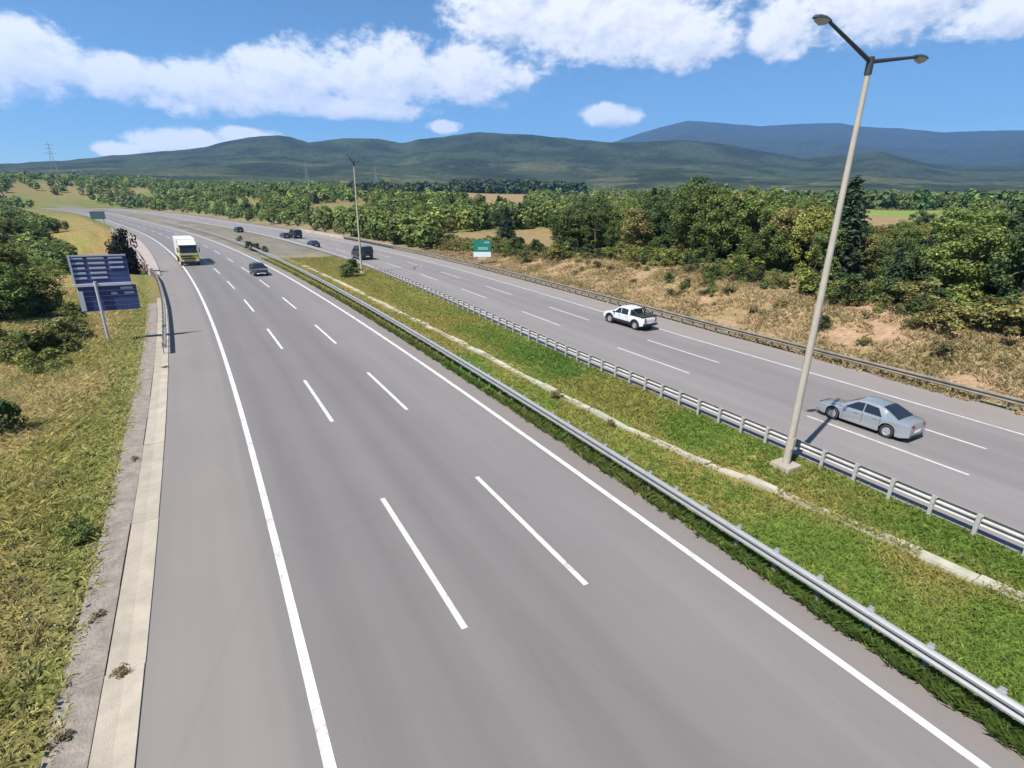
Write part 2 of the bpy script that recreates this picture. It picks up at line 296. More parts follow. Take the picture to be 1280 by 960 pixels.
def ground_colour(x, y, z):
    S = y; D = x-centre(S); R = np.hypot(x, y); az = np.degrees(np.arctan2(x, y)); n = len(x)
    big = fbm(x/70, y/70, 4)[:, None]; mid = fbm(x/6, y/6, 3)[:, None]; fine = fbm(x/1.1, y/1.1, 3)[:, None]
    mix = lambda a, b, t: a*(1-t)+b*t
    c = mix(GREEN*np.ones((n, 3)), STRAW*0.85, sstep(0.40, 0.66, big))
    c = mix(c, OLIVE, sstep(0.45, 0.7, mid)*0.7)
    for (a0, a1, r0, r1, fc) in FIELDS:
        wob = (fbm(x/30+a0, y/30, 2)-0.5)
        m_ = sstep(a0-0.5, a0+0.3, az+wob*3)*sstep(a1+0.5, a1-0.3, az+wob*3)*sstep(r0*0.97, r0*1.03, R*(1+wob*.1))*sstep(r1*1.03, r1*0.97, R*(1+wob*.1))
        c = mix(c, fc*(0.85+0.3*fine), m_[:, None])
    vr = verge(S); outr = D-vr
    dry = (sstep(0, 1.5, outr)*sstep(24, 12, outr+3*(mid[:, 0]-.5))*sstep(150, 100, S))[:, None]
    earth = sstep(0.48, 0.62, fbm(x/3.1+4, y/3.1, 3))[:, None]
    c = mix(c, mix(np.array([0.20, 0.15, 0.075]), DRY, earth), dry)
    gravel = (sstep(-0.3, 0.1, D-(36.7+shift(S)))*sstep(0.6, -0.3, outr)*sstep(560, 480, S))[:, None]; c = mix(c, np.array([0.14, 0.12, 0.09])*(0.7+0.6*fine), gravel)
    outl = -4.15-D
    vl = (sstep(-0.2, 0.6, outl)*sstep(60, 30, outl)*sstep(420, 240, S))[:, None]
    lc = mix(OLIVE*1.15, np.array([0.20, 0.145, 0.060]), sstep(0.42, 0.62, mid)); lc = mix(lc, GREEN*0.9, sstep(2.2, 0.4, outl)[:, None]*0.85)
    c = mix(c, lc*(0.75+0.5*fine), vl)
    med = (sstep(-0.3, 0.1, D-12.9)*sstep(0.3, -0.1, D-(21.3+shift(S)))*sstep(560, 500, S))[:, None]
    mc = mix(np.array([0.085, 0.125, 0.022]), np.array([0.18, 0.15, 0.045]), np.clip(sstep(0.4, 0.62, mid)+sstep(35, 70, S)[:, None]*0.6, 0, 1)); mc = mix(mc, np.array([0.142, 0.130, 0.105])*(.7+.6*mid), sstep(88, 118, S)[:, None]); c = mix(c, mc*(0.8+0.4*fine), med)
    rside = (sstep(-0.3, 0.6, outr)*sstep(16, 6, outr)*sstep(90, 120, S)*sstep(520, 420, S))[:, None]; c = mix(c, np.array([0.16, 0.135, 0.075])*(.7+.6*mid), rside)
    forest = (sstep(0.30, 0.5, big[:, 0]+sstep(900, 2000, R)*0.45)*sstep(800, 1500, R))[:, None]
    c = mix(c, WOOD*(0.75+.75*sstep(.3, .7, fbm(x/130, y/130, 5))[:, None]), forest)
    clr = (sstep(.60, .66, fbm(x/170+9, y/120, 3))*sstep(900, 1300, R)*sstep(2500, 1800, R))[:, None]; c = mix(c, np.array([.10, .095, .045]), clr*.45)
    c = mix(c, np.array([0.030, 0.034, 0.030]), (sstep(3200, 5200, R)*0.6)[:, None])
    return c
def polar_grid(radii, az_deg, mat, name):
    a = np.radians(az_deg); R_, A_ = np.meshgrid(radii, a, indexing='ij'); x = (R_*np.sin(A_)).ravel(); y = (R_*np.cos(A_)).ravel(); z = zterrain(x, y)
    nr, na = len(radii), len(a); i = np.arange(nr-1)[:, None]*na; j = np.arange(na)[None, :]; j2 = (j+1) % na
    F = np.stack([(i+j).ravel(), (i+na+j).ravel(), (i+na+j2).ravel(), (i+j2).ravel()], 1)[:, ::-1]
    me = np_mesh(name, np.stack([x, y, z], 1), F, mat, col=ground_colour(x, y, z), smooth=True); return link(bpy.data.objects.new(name, me))
M['ground'] = pmat('ground_cover', (1, 1, 1), 0.95, spec=0.1, tint=True, var=0.42, vscale=2.2, bump=1.0, bscale=4.5)
M['hill'] = pmat('forested_slope', (1, 1, 1), 0.95, spec=0.05, tint=True, var=0.55, vscale=0.045, bump=0.9, bscale=0.05)
for nd in M['hill'].node_tree.nodes:
    if nd.type == 'BUMP': nd.inputs['Distance'].default_value = 14.0
AZ = np.concatenate([np.arange(-16, 76, 0.24), np.arange(76, 344, 4.0)])
rad = [2.0]
while rad[-1] < 1350: rad.append(rad[-1]*1.021+0.0)
polar = polar_grid(np.array(rad), AZ, M['ground'], 'ground'); tag(polar, 'uneven grassy ground with dry banks and fields either side of the motorway', kind='structure')
rad2 = [rad[-1]]
while rad2[-1] < 9300: rad2.append(rad2[-1]*1.014)
hl = polar_grid(np.array(rad2), AZ, M['hill'], 'hills'); tag(hl, 'forested hills and far blue mountain ridge on the skyline', kind='structure')

# asphalt -------------------------------------------------------------
def asphalt_mat(name, stops):
    mt = bpy.data.materials.new(name); mt.use_nodes = True; t = mt.node_tree; b = t.nodes['Principled BSDF']; b.inputs['Roughness'].default_value = 0.68; b.inputs['Specular IOR Level'].default_value = 0.45
    uv = N(t, 'ShaderNodeUVMap', uv_map='road'); sp = N(t, 'ShaderNodeSeparateXYZ'); t.links.new(uv.outputs[0], sp.inputs[0])
    mp = N(t, 'ShaderNodeMapping'); mp.inputs['Scale'].default_value = (1.1, 0.035, 1); t.links.new(uv.outputs[0], mp.inputs[0])
    st = N(t, 'ShaderNodeTexNoise'); st.inputs['Scale'].default_value = 1.0; st.inputs['Detail'].default_value = 4; t.links.new(mp.outputs[0], st.inputs['Vector'])
    fn = N(t, 'ShaderNodeTexNoise'); fn.inputs['Scale'].default_value = 22; fn.inputs['Detail'].default_value = 8; fn.inputs['Roughness'].default_value = 0.7; t.links.new(uv.outputs[0], fn.inputs['Vector'])
    pn = N(t, 'ShaderNodeTexNoise'); pn.inputs['Scale'].default_value = 0.22; pn.inputs['Detail'].default_value = 4; t.links.new(uv.outputs[0], pn.inputs['Vector'])
    u = mth(t, 'ADD', sp.outputs[0], mth(t, 'MULTIPLY', mth(t, 'SUBTRACT', pn.outputs['Fac'], 0.5), 0.35))
    lo, hi = stops[0][0], stops[-1][0]; f = mth(t, 'DIVIDE', mth(t, 'SUBTRACT', u, lo), hi-lo)
    rp = N(t, 'ShaderNodeValToRGB'); t.links.new(f, rp.inputs[0]); el = rp.color_ramp.elements
    while len(el) < len(stops): el.new(0.5)
    for e_, (p_, c_) in zip(el, stops): e_.position = (p_-lo)/(hi-lo); e_.color = (*c_, 1)
    fac = mth(t, 'ADD', mth(t, 'MULTIPLY', st.outputs['Fac'], 0.30), mth(t, 'ADD', mth(t, 'MULTIPLY', fn.outputs['Fac'], 0.30), mth(t, 'MULTIPLY', pn.outputs['Fac'], 0.16)))
    fac = mth(t, 'ADD', fac, 0.62)
    # long cracks and sealed joints across the lanes
    vo = N(t, 'ShaderNodeTexVoronoi', feature='DISTANCE_TO_EDGE'); m2 = N(t, 'ShaderNodeMapping'); m2.inputs['Scale'].default_value = (0.16, 0.045, 1); t.links.new(uv.outputs[0], m2.inputs[0])
    nz = N(t, 'ShaderNodeMix', data_type='VECTOR'); nz.inputs[0].default_value = 0.06; t.links.new(m2.outputs[0], nz.inputs[4]); t.links.new(fn.outputs['Color'], nz.inputs[5]); t.links.new(nz.outputs[1], vo.inputs['Vector']); vo.inputs['Scale'].default_value = 1.0
    ck = N(t, 'ShaderNodeMapRange'); ck.inputs['From Max'].default_value = 0.004; ck.inputs['To Min'].default_value = 0.92; t.links.new(vo.outputs['Distance'], ck.inputs['Value'])
    fac = mth(t, 'MULTIPLY', fac, ck.outputs[0])
    cc = N(t, 'ShaderNodeCombineColor')
    for i in range(3): t.links.new(fac, cc.inputs[i])
    mx = N(t, 'ShaderNodeMix', data_type='RGBA', blend_type='MULTIPLY'); mx.inputs[0].default_value = 1; t.links.new(rp.outputs[0], mx.inputs[6]); t.links.new(cc.outputs[0], mx.inputs[7]); t.links.new(mx.outputs[2], b.inputs['Base Color'])
    bp = N(t, 'ShaderNodeBump'); bp.inputs['Strength'].default_value = 0.25; bp.inputs['Distance'].default_value = 0.01; t.links.new(fn.outputs['Fac'], bp.inputs['Height']); t.links.new(bp.outputs[0], b.inputs['Normal'])
    return mt
def A(v): return (v*0.705, v*0.655, v*0.645)
SH = (0.156, 0.141, 0.133)
M['asphalt_l'] = asphalt_mat('asphalt_near', [(-2.7, SH), (0.0, SH), (0.25, A(0.190)), (0.75, A(0.186)), (1.6, A(0.162)), (2.5, A(0.182)), (3.5, A(0.165)), (4.4, A(0.192)), (5.4, A(0.166)), (6.3, A(0.181)), (7.2, A(0.168)), (8.3, A(0.195)), (9.2, A(0.205)), (10.2, A(0.212)), (11.2, A(0.204)), (12.0, A(0.215)), (12.2, (0.155, 0.138, 0.130)), (13, (0.155, 0.138, 0.130))])
M['asphalt_r'] = asphalt_mat('asphalt_far', [(21, A(0.25)), (22.6, A(0.245)), (23.5, A(0.225)), (25, A(0.24)), (26.1, A(0.235)), (27, A(0.21)), (28, A(0.222)), (29, A(0.205)), (30, A(0.222)), (31, A(0.208)), (32.4, A(0.22)), (33.4, A(0.235)), (33.8, (0.185, 0.167, 0.158)), (37.2, (0.19, 0.17, 0.158))])
def strip(name, Dcols, S0, S1, step, mat, z=0.0, off=None, jit=0.0):
    S = np.arange(S0, S1+step*0.5, step); nS, nD = len(S), len(Dcols); V = []; UVs = []
    Dm = np.repeat(np.array(Dcols, float)[None, :], nS, 0)
    if jit: Dm[:, 0] += (fbm(S/1.3, S*0+3, 3)-0.5)*jit; Dm[:, -1] += (fbm(S/1.3, S*0+8, 3)-0.5)*jit
    o = off(S)[:, None] if off is not None else 0.0
    Sm = np.repeat(S[:, None], nD, 1); X = Dm+o+centre(S)[:, None]
    V = np.stack([X.ravel(), Sm.ravel(), np.full(X.size, z)], 1); UVs = np.stack([Dm.ravel(), Sm.ravel()], 1)
    i = np.arange(nS-1)[:, None]*nD; j = np.arange(nD-1)[None, :]; F = np.stack([(i+j).ravel(), (i+j+1).ravel(), (i+nD+j+1).ravel(), (i+nD+j).ravel()], 1)
    return link(bpy.data.objects.new(name, np_mesh(name, V, F, mat, uv=UVs)))
road_l = strip('road', [-2.85, -1, 0.63, 4.4, 8.1, 11.9, 12.95], -45, 540, 1.0, M['asphalt_l'], 0.0, jit=0.35); tag(road_l, 'near three lane carriageway with traffic coming towards the viewer', kind='structure')
road_r = strip('road', [21.25, 22.3, 26, 29.8, 33.5, 37.0], -45, 540, 1.0, M['asphalt_r'], 0.0, off=shift, jit=0.25); tag(road_r, 'far three lane carriageway beyond the grass median', kind='structure')
def line(name, D, wd, S0, S1, parent, mat, off=None, step=1.5):
    n = max(2, int((S1-S0)/step)+1); o = strip(name, [D-wd/2, D+wd/2], S0, S1, (S1-S0)/(n-1), mat, 0.004, off=off); o.parent = parent; return o
line('edge_line', 0.63, 0.22, -45, 430, road_l, M['white_line']); line('edge_line', 11.88, 0.22, -45, 430, road_l, M['white_line'])
line('edge_line', 33.5, 0.17, -45, 430, road_r, M['worn_line'], shift); line('edge_line', 22.35, 0.17, -45, 430, road_r, M['worn_line'], shift)
PER, DASH = 15.16, 7.1
for i in range(-3, 24):
    for D, s0 in ((4.38, 9.86), (8.13, 9.72)):
        line('lane_dash', D, 0.17, s0+PER*i, s0+PER*i+DASH, road_l, M['white_line'] if i < 4 else M['worn_line'], step=2.4)
    for D, s0 in ((26.06, 7.6), (29.81, 8.4)):
        line('lane_dash', D, 0.15, s0+PER*i, s0+PER*i+DASH, road_r, M['worn_line'], shift, step=2.4)

# concrete gutters in slabs ---------------------------------------------
def slab_run(name, label, D_of, width, S0, S1, length, mat, zf, thick=0.12, dip=0.05, gap=0.025, jit=0.02, wf=None):
    par = None; root = empty(name, W(S0, D_of(S0), 0)); tag(root, label, kind='structure'); r_ = random.Random(3)
    S = S0
    while S < S1:
        L = length; mb = MB(); secs = []; dz = r_.uniform(-jit, jit); dx = r_.uniform(-jit, jit)*1.5
        for s in (S+gap/2, S+L/2, S+L-gap/2):
            wd = (wf(s) if wf else width); d0 = D_of(s)+dx; z0 = zf(s)+dz
            prof = [(-wd/2, z0-thick), (-wd/2, z0), (0, z0-dip), (wd/2, z0), (wd/2, z0-thick)]
            secs.append([tuple(np.subtract(W(s, d0+u, z), root.location)) for u, z in prof])
        mb.loft(secs, close=True); mb.build('slab', mat, root, bevel=0.008); S += L
    return root
slab_run('drain_channel', 'pale concrete drain channel along the outer shoulder of the near carriageway', lambda s: -3.00, 0.76, -8, 60, 6.8, M['concrete'], lambda s: 0.035, dip=0.035, jit=0.006, gap=.012)
slab_run('drain_kerb', 'grey weathered concrete strip between drain channel and grassy verge', lambda s: -3.78, 0.77, -8, 60, 3.4, M['grey_concrete'], lambda s: 0.042, dip=0.0, jit=0.012, gap=.015)
GUT = lambda s: float(np.interp(s, [-10, 3.5, 8, 12, 14, 18, 30, 57, 90], [19.6, 18.9, 18.35, 17.9, 17.35, 16.9, 16.75, 16.75, 17.2]))
slab_run('median_gutter', 'narrow cracked concrete gutter running down the grass median', GUT, 0.5, -6, 92, 1.5, M['gutter'], lambda s: max(zt(s, GUT(s)), -0.5)+0.07, dip=0.05, jit=0.045, wf=lambda s: .26+.42*float(fbm(np.array([s/2.1]), np.array([2.]), 3)[0]))

# ------------------------------------------------------------------ guard rails
def beam_profile(face, tall=False):
    p = [(0, .22), (.03, .23), (.09, .27), (.09, .33), (.0, .37), (.0, .40), (.09, .45), (.09, .51), (.0, .55), (.0, .58), (.09, .63), (.09, .72), (.03, .775), (0, .785)] if tall else [(0, .40), (.03, .41), (.105, .455), (.105, .505), (.0, .56), (.0, .60), (.105, .655), (.105, .715), (.03, .765), (0, .775)]
    q = [(u-.012, z) for u, z in reversed(p)]
    return [(u*face, z) for u, z in p+q]
def guard_rail(label, D_of, face, S0, S1, mat, post_mat, spacing=1.333, seg=4.0, post_to=80, zf=None, double=False):
    root = empty('guard_rail', W(S0, D_of(S0), 0)); tag(root, label, 'guard rail', 'guard rails of the motorway'); L0 = root.location
    zf = zf or (lambda s: 0.0)
    S = S0; prof = beam_profile(face, double)
    while S < S1-0.1:
        e = min(S+seg, S1); secs = [[tuple(np.subtract(W(s, D_of(s)+u, z+zf(s)), L0)) for u, z in prof] for s in np.linspace(S, e+0.0, 4)]
        MB().loft(secs, close=True).build('rail_beam', mat, root, smooth=50); S = e
    pm = MB().box((0, 0, .33), (.06, .12, 1.0)).mesh('post', post_mat); bm_ = MB().box((0.07*face, 0, .60), (.09, .11, .28)).box((0.07*face, 0, .752), (.17, .16, .03)).mesh('spacer', post_mat)
    S = S0+0.2
    while S < min(S1, post_to):
        d = D_of(S); x, y, _ = W(S, d-0.115*face, 0); a = -math.atan(tangent(S))
        p = obj('post', pm, root, (x-L0.x, y-L0.y, zf(S)), -a*0); obj('spacer', bm_, p); S += spacing
    return root
guard_rail('shiny steel guard rail edging the median beside the near carriageway', lambda s: 13.22+0.012*max(s, 0), -1, -6, 262, M['galv'], M['galv'])
guard_rail('dull steel guard rail edging the median beside the far carriageway, seen from behind', lambda s: 21.15+float(shift(s)), 1, -4, 264, M['rail_pale'], M['rail_pale'])
guard_rail('weathered steel guard rail at the foot of the dry bank beyond the far carriageway', lambda s: 37.1+float(shift(s))*1.0, -1, 2, 150, M['rail_brown'], M['rail_brown'])
guard_rail('short steel guard rail beside the grassy outer shoulder leading to the viaduct', lambda s: float(np.interp(s, [42, 60, 80, 88], [-2.75, -2.8, -3.1, -3.6])), 1, 42, 88, M['galv_dull'], M['galv_dull'], spacing=2.0, post_to=90)

cb = empty('concrete_barrier', W(118, 42.3, 0)); tag(cb, 'low pale concrete barrier along the far shoulder past the black van', 'barrier')
for s0 in np.arange(118, 190, 4.0):
    MB().loft([[tuple(np.subtract(W(s, 37.6+float(shift(s))+d, z), cb.location)) for d, z in ((-.3, -.05), (-.12, .75), (.12, .75), (.3, -.05))] for s in (s0+.03, s0+3.97)], close=True).build('barrier_block', M['concrete'], cb)
# viaduct -----------------------------------------------------------------
VD = lambda s: float(np.interp(s, [86, 100, 130, 192], [-3.7, -4.6, -5.3, -5.8]))
vi = empty('viaduct', W(86, -4, 0)); tag(vi, 'low concrete viaduct carrying the near carriageway over a dark hollow', 'viaduct'); L0 = vi.location
def vloft(name, prof_of, S0, S1, step, mat, parent=vi):
    return MB().loft([[tuple(np.subtract(W(s, d, z), L0)) for d, z in prof_of(s)] for s in np.arange(S0, S1+.1, step)], close=True).build(name, mat, parent)
M['parapet'] = pmat('parapet_concrete', (0.27, 0.225, 0.21), 0.9, var=0.18, vscale=0.8)
vloft('deck', lambda s: [(VD(s)-.1, -.06), (12.7, -.06), (12.7, -.9), (11.5, -1.2), (VD(s)+1.2, -1.2), (VD(s)-.1, -.9)], 86, 192, 4, M['grey_concrete'])
vloft('walkway', lambda s: [(VD(s)-.12, -.05), (VD(s)-.12, .16), (-2.6, .16), (-2.6, -.05)], 86, 192, 4, M['parapet'])
s_ = 86
while s_ < 192:
    vloft('parapet_panel', lambda s: [(VD(s)-.05, .16), (VD(s)-.05, 1.0), (VD(s)+.2, 1.0), (VD(s)+.25, .16)], s_+.04, s_+4-.04, 1.96, M['parapet']); s_ += 4
for s_ in (104, 126, 148, 170):
    MB().box(tuple(np.subtract(W(s_, 4, -3.3), L0)), (14, 1.2, 4.4), rz=-math.atan(tangent(s_))*-1).build('pier', M['grey_concrete'], vi)
for s_ in (93.5, 186): MB().box(tuple(np.subtract(W(s_, 3.6, -3.2), L0)), (17, 1.6, 4.4)).build('abutment', M['grey_concrete'], vi)

# ------------------------------------------------------------------ lamp posts
def lamp_post():
    r = empty('street_lamp'); H = 15.15
    MB().lathe([(0, 0.0), (0, .155), (H*.5, .12), (H, .08), (H, 0)], 'z', 12).build('pole', M['pole_concrete'], r, smooth=40)
    MB().box((0, 0, .02), (1.0, 1.0, .5), taper=.86).build('footing', M['concrete'], r, bevel=.03)
    MB().lathe([(H-.42, .09), (H-.42, .115), (H+.08, .11), (H+.12, .0)], 'z', 12).build('top_sleeve', M['dark_metal'], r, smooth=40)
    MB().box((0, -.15, 1.2), (.16, .06, .5)).build('access_door', M['pole_concrete'], r)
    for sgn in (-1, 1):
        e = Vector((2.5, -.1, H+.38)) if sgn > 0 else Vector((-2.35, .18, H+.80)); s0 = Vector((0, 0, H-.05)); d = (e-s0).normalized()
        MB().tube([s0, s0.lerp(e, .5), e], [.07, .058, .048], 8).build('arm', M['dark_metal'], r, smooth=40)
        hd = empty_part('lamp_head', r, e, math.atan2(d.y, d.x))
    return r
def empty_part(name, parent, loc, rz):
    sec = []; y = [-.12, .0, .2, .45, .6, .68]; wd = [.05, .08, .14, .14, .1, .03]; hh = [.05, .08, .11, .11, .08, .03]
    for a, b, c in zip(y, wd, hh):
        sec.append([(a, b*math.cos(t), c*max(math.sin(t), -.1)) for t in np.linspace(0, 2*math.pi, 12, endpoint=False)])
    o = MB().loft(sec, close=True).build(name, M['dark_metal'], parent, smooth=50); o.location = loc; o.rotation_euler = (0, 0, rz)
    sec = [[(a, .85*b*math.cos(t), -.02-.15*math.sin(math.pi*k/4)*abs(math.sin(t)) if math.sin(t) < 0 else -.012) for t in np.linspace(0, 2*math.pi, 12, endpoint=False)] for k, (a, b) in enumerate(zip([.02, .12, .3, .45, .58], [.1, .16, .18, .16, .1]))]
    MB().loft(sec, close=True).build('lamp_bowl', M['lamp_glass'], o, smooth=50)
    return o
lp = lamp_post(); lp.location = W(11.7, 20.1, zt(11.7, 20.1)-.05); lp.rotation_euler = (0, 0, -0.0)
tag(lp, 'tall pale concrete lamp post with two dark arms beside the silver saloon', 'lamp post', 'double armed lamp posts in the median')
l2 = copy_tree(lp); l2.location = W(80.0, 22.4, zt(80, 22.4)-.05); l2.rotation_euler = (0, 0, 1.12); tag(l2, 'farther double armed lamp post beside the black van and median bush', 'lamp post', 'double armed lamp posts in the median')

# ------------------------------------------------------------------ signs
def big_sign():
    r = empty('road_sign', W(47.3, -6.3, zt(47.3, -6.3)), 0.02); tag(r, 'large blue road sign seen from behind on a single grey post', 'road sign')
    # twin boards of horizontal planks, back ribs, cross beam, post
    for k in range(6): MB().box((.45, .09, 4.30+k*.33), (3.3, .05, .318)).build('plank', M['sign_blue'], r)
    for k in range(5): MB().box((.62, .09, 2.35+k*.36), (3.4, .05, .345)).build('plank', M['sign_blue'], r)
    for x0, wd in ((-.75, .72), (.32, .95), (1.45, .85)):
        for k in range(5 if x0 < 1.4 else 3):
            MB().box((x0+.06*k*0, .045, 4.55+.34*k+(0 if x0 < 1.4 else .68)), (wd, .05, .12)).build('back_rib', M['sign_rib'], r)
    MB().box((.45, .03, 6.08), (3.3, .06, .10)).build('back_rib', M['sign_rib'], r)
    for x0, z0, wd in ((1.75, 3.75, .75), (1.85, 3.4, .6), (.95, 3.4, .35)): MB().box((x0, .045, z0), (wd, .05, .16)).build('back_rib', M['sign_rib'], r)
    MB().box((.45, -.03, 4.06), (3.3, .14, .2)).build('cross_beam', M['sign_frame'], r, bevel=.01)
    MB().box((-1.15, -.01, 5.1), (.12, .1, 2.1)).build('side_bracket', M['sign_rib'], r)
    MB().box((-.98, -.02, 2.95), (.30, .08, 1.4)).build('side_bracket', M['sign_frame'], r)
    MB().tube([(0, -.1, -.4), (0, -.1, 4.3)], .095, 10).build('post', M['sign_frame'], r, smooth=40)
    return r
big_sign()
def green_sign():
    r = empty('direction_sign', W(83, 44.0, zt(83, 44.0)), -.35); tag(r, 'small teal green direction sign with white lower strip beyond the far guard rail', 'road sign')
    MB().box((0, 0, 3.15), (3.0, .06, 2.0)).build('panel', M['sign_teal'], r, bevel=.02); MB().box((0, 0, 1.72), (3.0, .06, .82)).build('lower_panel', M['sign_white'], r, bevel=.02)
    MB().box((.75, -.045, 3.72), (.9, .02, .35)).build('print_patch', M['sign_pale'], r); MB().box((.1, -.045, 2.72), (1.7, .02, .5)).build('print_patch', M['sign_pale'], r)
    for x in (-.9, .9): MB().tube([(x, .1, -.4), (x, .1, 4.1)], .07, 8).build('post', M['galv_dull'], r)
green_sign()
r = empty('roadside_board', W(238, -5.2, 0), .1); tag(r, 'small grey green board standing far along the outer shoulder', 'road sign')
MB().box((0, 0, 3.2), (4.2, .1, 2.6)).build('panel', pmat('board_grey', (.10, .15, .15), .6), r)
for x in (-1.4, 1.4): MB().tube([(x, .12, -1), (x, .12, 4.2)], .09, 8).build('post', M['galv_dull'], r)

# ------------------------------------------------------------------ vehicles  (local +y = forward)
def interp(y, pts): return float(np.interp(y, [a for a, _ in pts], [b for _, b in pts]))
def vehicle(name, P, paint):
    r = empty(name); L = P['L']; hw = P['w']/2; ya, yb = -L/2, L/2; wr = P['wr']; axles = P['axles']
    def bottom(y):
        z = P['zb'] + 0.10*max(0, abs(y)-(L/2-.35))/.35
        for a in axles:
            d = abs(y-a)
            if d < wr+.07: z = max(z, wr+math.sqrt((wr+.07)**2-d*d)*0.98)
        return z
    top = lambda y: interp(y, P['top'])
    def width(y):
        e = max(0, abs(y)-(L/2-.75))/.75; return hw*(1-.16*e**2.2)
    ys = sorted(set([round(v, 3) for v in np.linspace(ya, yb, 70)] + [round(a+s*(wr+.071), 3) for a in axles for s in (-1, 1)]))
    secs = []
    for y in ys:
        zb, z1, wd = bottom(y), top(y), width(y); zm = max(zb+.02, z1-.30)
        half = [(wd*.80, zb), (wd*.985, zb+.012), (wd, min(zm, zb+.25)), (wd, zm), (wd*.985, z1-.12), (wd*.95, z1-.035), (wd*.86, z1-.004), (wd*.4, z1+.018)]
        secs.append([(-x, y, z) for x, z in half[::-1]][::1][::-1][::-1] + [])
        row = [(x, y, z) for x, z in half] + [(-x, y, z) for x, z in half[::-1]]
        secs[-1] = row
    MB().loft(secs, close=True).build('body', paint, r, smooth=38)
    # cabin
    cab = P['cab']; belt = P['belt']; y0, y1 = cab[0][0], cab[-1][0]; roofz = max(z for _, z in cab); wb = hw*.955; wr_ = hw*P.get('tumble', .76)
    def csec(y):
        zr = interp(y, cab); b_ = belt; h = max(zr-b_, .005); t = h/(roofz-b_); wt = wb+(wr_-wb)*t
        return [(wb, b_-.03), (wt+.012, zr-.09*t), (wt-.05, zr-.03*t), (wt-.22, zr-.004), (0, zr+.012*t)], wt, zr
    cs = []
    for y in np.unique(np.concatenate([np.linspace(y0, y1, 40), [a for a, _ in cab]])):
        h_, _, _ = csec(y); cs.append([(x, y, z) for x, z in h_] + [(-x, y, z) for x, z in h_[-2::-1]])
    MB().loft(cs, close=True).build('cabin', P.get('cabpaint', paint), r, smooth=35)
    def cover(name, ya_, yb_, label=None):
        mb = MB(); rows = []
        for y in np.linspace(ya_, yb_, 6):
            _, wt, zr = csec(y); ny = -(interp(y+.02, cab)-interp(y-.02, cab))/.04; n = Vector((0, ny, 1)).normalized()*.014
            rows.append([(x, y+n.y, zr+n.z+.012*(1-abs(x)/max(wt, .1))) for x in np.linspace(-(wt-.10), wt-.10, 7)])
        mb.loft(rows, caps=False); return mb.build(name, M['glass'], r, smooth=60)
    for nm, a, b in P['screens']: cover(nm, a, b)
    for (a0, b0, a1, b1) in P['windows']:           # bottom y range, top y range
        for s in (-1, 1):
            pts = []
            for yy0, yy1, t in ((a0, b0, .07), (a1, b1, .90)):
                for y in (yy0, yy1):
                    h_, wt, zr = csec(y); (xa, za), (xb, zb2) = h_[0], h_[1]; za += .03
                    tt = min(t, .95); pts.append((s*(xa+(xb-xa)*tt+.012), y, za+(zb2-za)*tt))
            MB().add([pts[0], pts[1], pts[3], pts[2]], [(0, 1, 2, 3)] if s > 0 else [(3, 2, 1, 0)]).build('window', M['glass'], r)
    # wheels
    ty = MB().lathe([(-.10, wr*.62), (-.105, wr*.9), (-.07, wr), (.07, wr), (.105, wr*.9), (.10, wr*.62)], 'x', 24).mesh('tyre', M['tyre'], 40)
    rm = MB().lathe([(-.06, .0), (-.06, wr*.5), (-.09, wr*.63), (.09, wr*.63), (.105, wr*.56), (.075, wr*.40), (.09, wr*.16), (.095, 0)], 'x', 24)
    for k in range(5):
        a = k*2*math.pi/5; rm.box((.092, math.cos(a)*wr*.33, math.sin(a)*wr*.33), (.02, .06, .06))
    rmm = rm.mesh('rim', P.get('rim', M['rim']), 30)
    for a in axles:
        for s in (-1, 1):
            wh = obj('wheel', ty, r, (s*(hw-.11), a, wr)); wh.scale = (s, 1, 1); obj('rim', rmm, wh)
            ww = MB().lathe([(-.16, 0), (-.16, wr+.05), (.04, wr+.05)], 'x', 20).build('wheel_well', M['black'], r); ww.location = (s*(hw-.11), a, wr+.005); ww.scale = (s, 1, 1)
    # lamps, bumpers, plate, mirrors, handles
    zt_, zh = P.get('tail_z', top(ya)-.22), P.get('head_z', top(yb)-.2)
    tw, th = P.get('tail', (.42, .16)); wl = width(ya)
    for s in (-1, 1):
        MB().box((s*(wl-.12-tw*.25), ya+.03, zt_), (tw*.62, .10, th), rz=s*.25).build('tail_light', M['red_lens'], r, bevel=.015)
        MB().box((s*(width(yb)-.26), yb-.05, zh), (.42, .14, .13), rz=-s*.35).build('headlight', M['head_lens'], r, bevel=.015)
        my = P['mirror']; MB().box((s*(hw+.08), my, belt+.06), (.2, .10, .13)).build('mirror', P.get('mirpaint', paint), r, bevel=.02)
        for hy in P['handles']: MB().box((s*(hw+.005), hy, belt-.13), (.03, .2, .035)).build('door_handle', P.get('mirpaint', paint), r)
    for hy in P.get('seams', []):
        for s in (-1, 1): MB().box((s*(hw*.995), hy, (P['zb']+belt)/2+.05), (.016, .014, belt-P['zb']-.2)).build('door_seam', M['black'], r)
    MB().box((0, ya+.02, P['zb']+.33), (.52, .06, .12)).build('number_plate', M['plate'], r)
    MB().box((0, yb-.015, P['zb']+.20), (.52, .05, .11)).build('number_plate', M['plate'], r)
    MB().box((0, yb-.03, P['zb']+.36), (.95, .08, .14)).build('grille', M['black'], r)
    MB().box((0, ya+.05, P['zb']+.12), (1.3, .1, .12)).build('rear_valance', M['black'], r)
    MB().box((0, 0, .24), (hw*1.5, L*.86, .10)).build('underbody', M['black'], r)
    return r
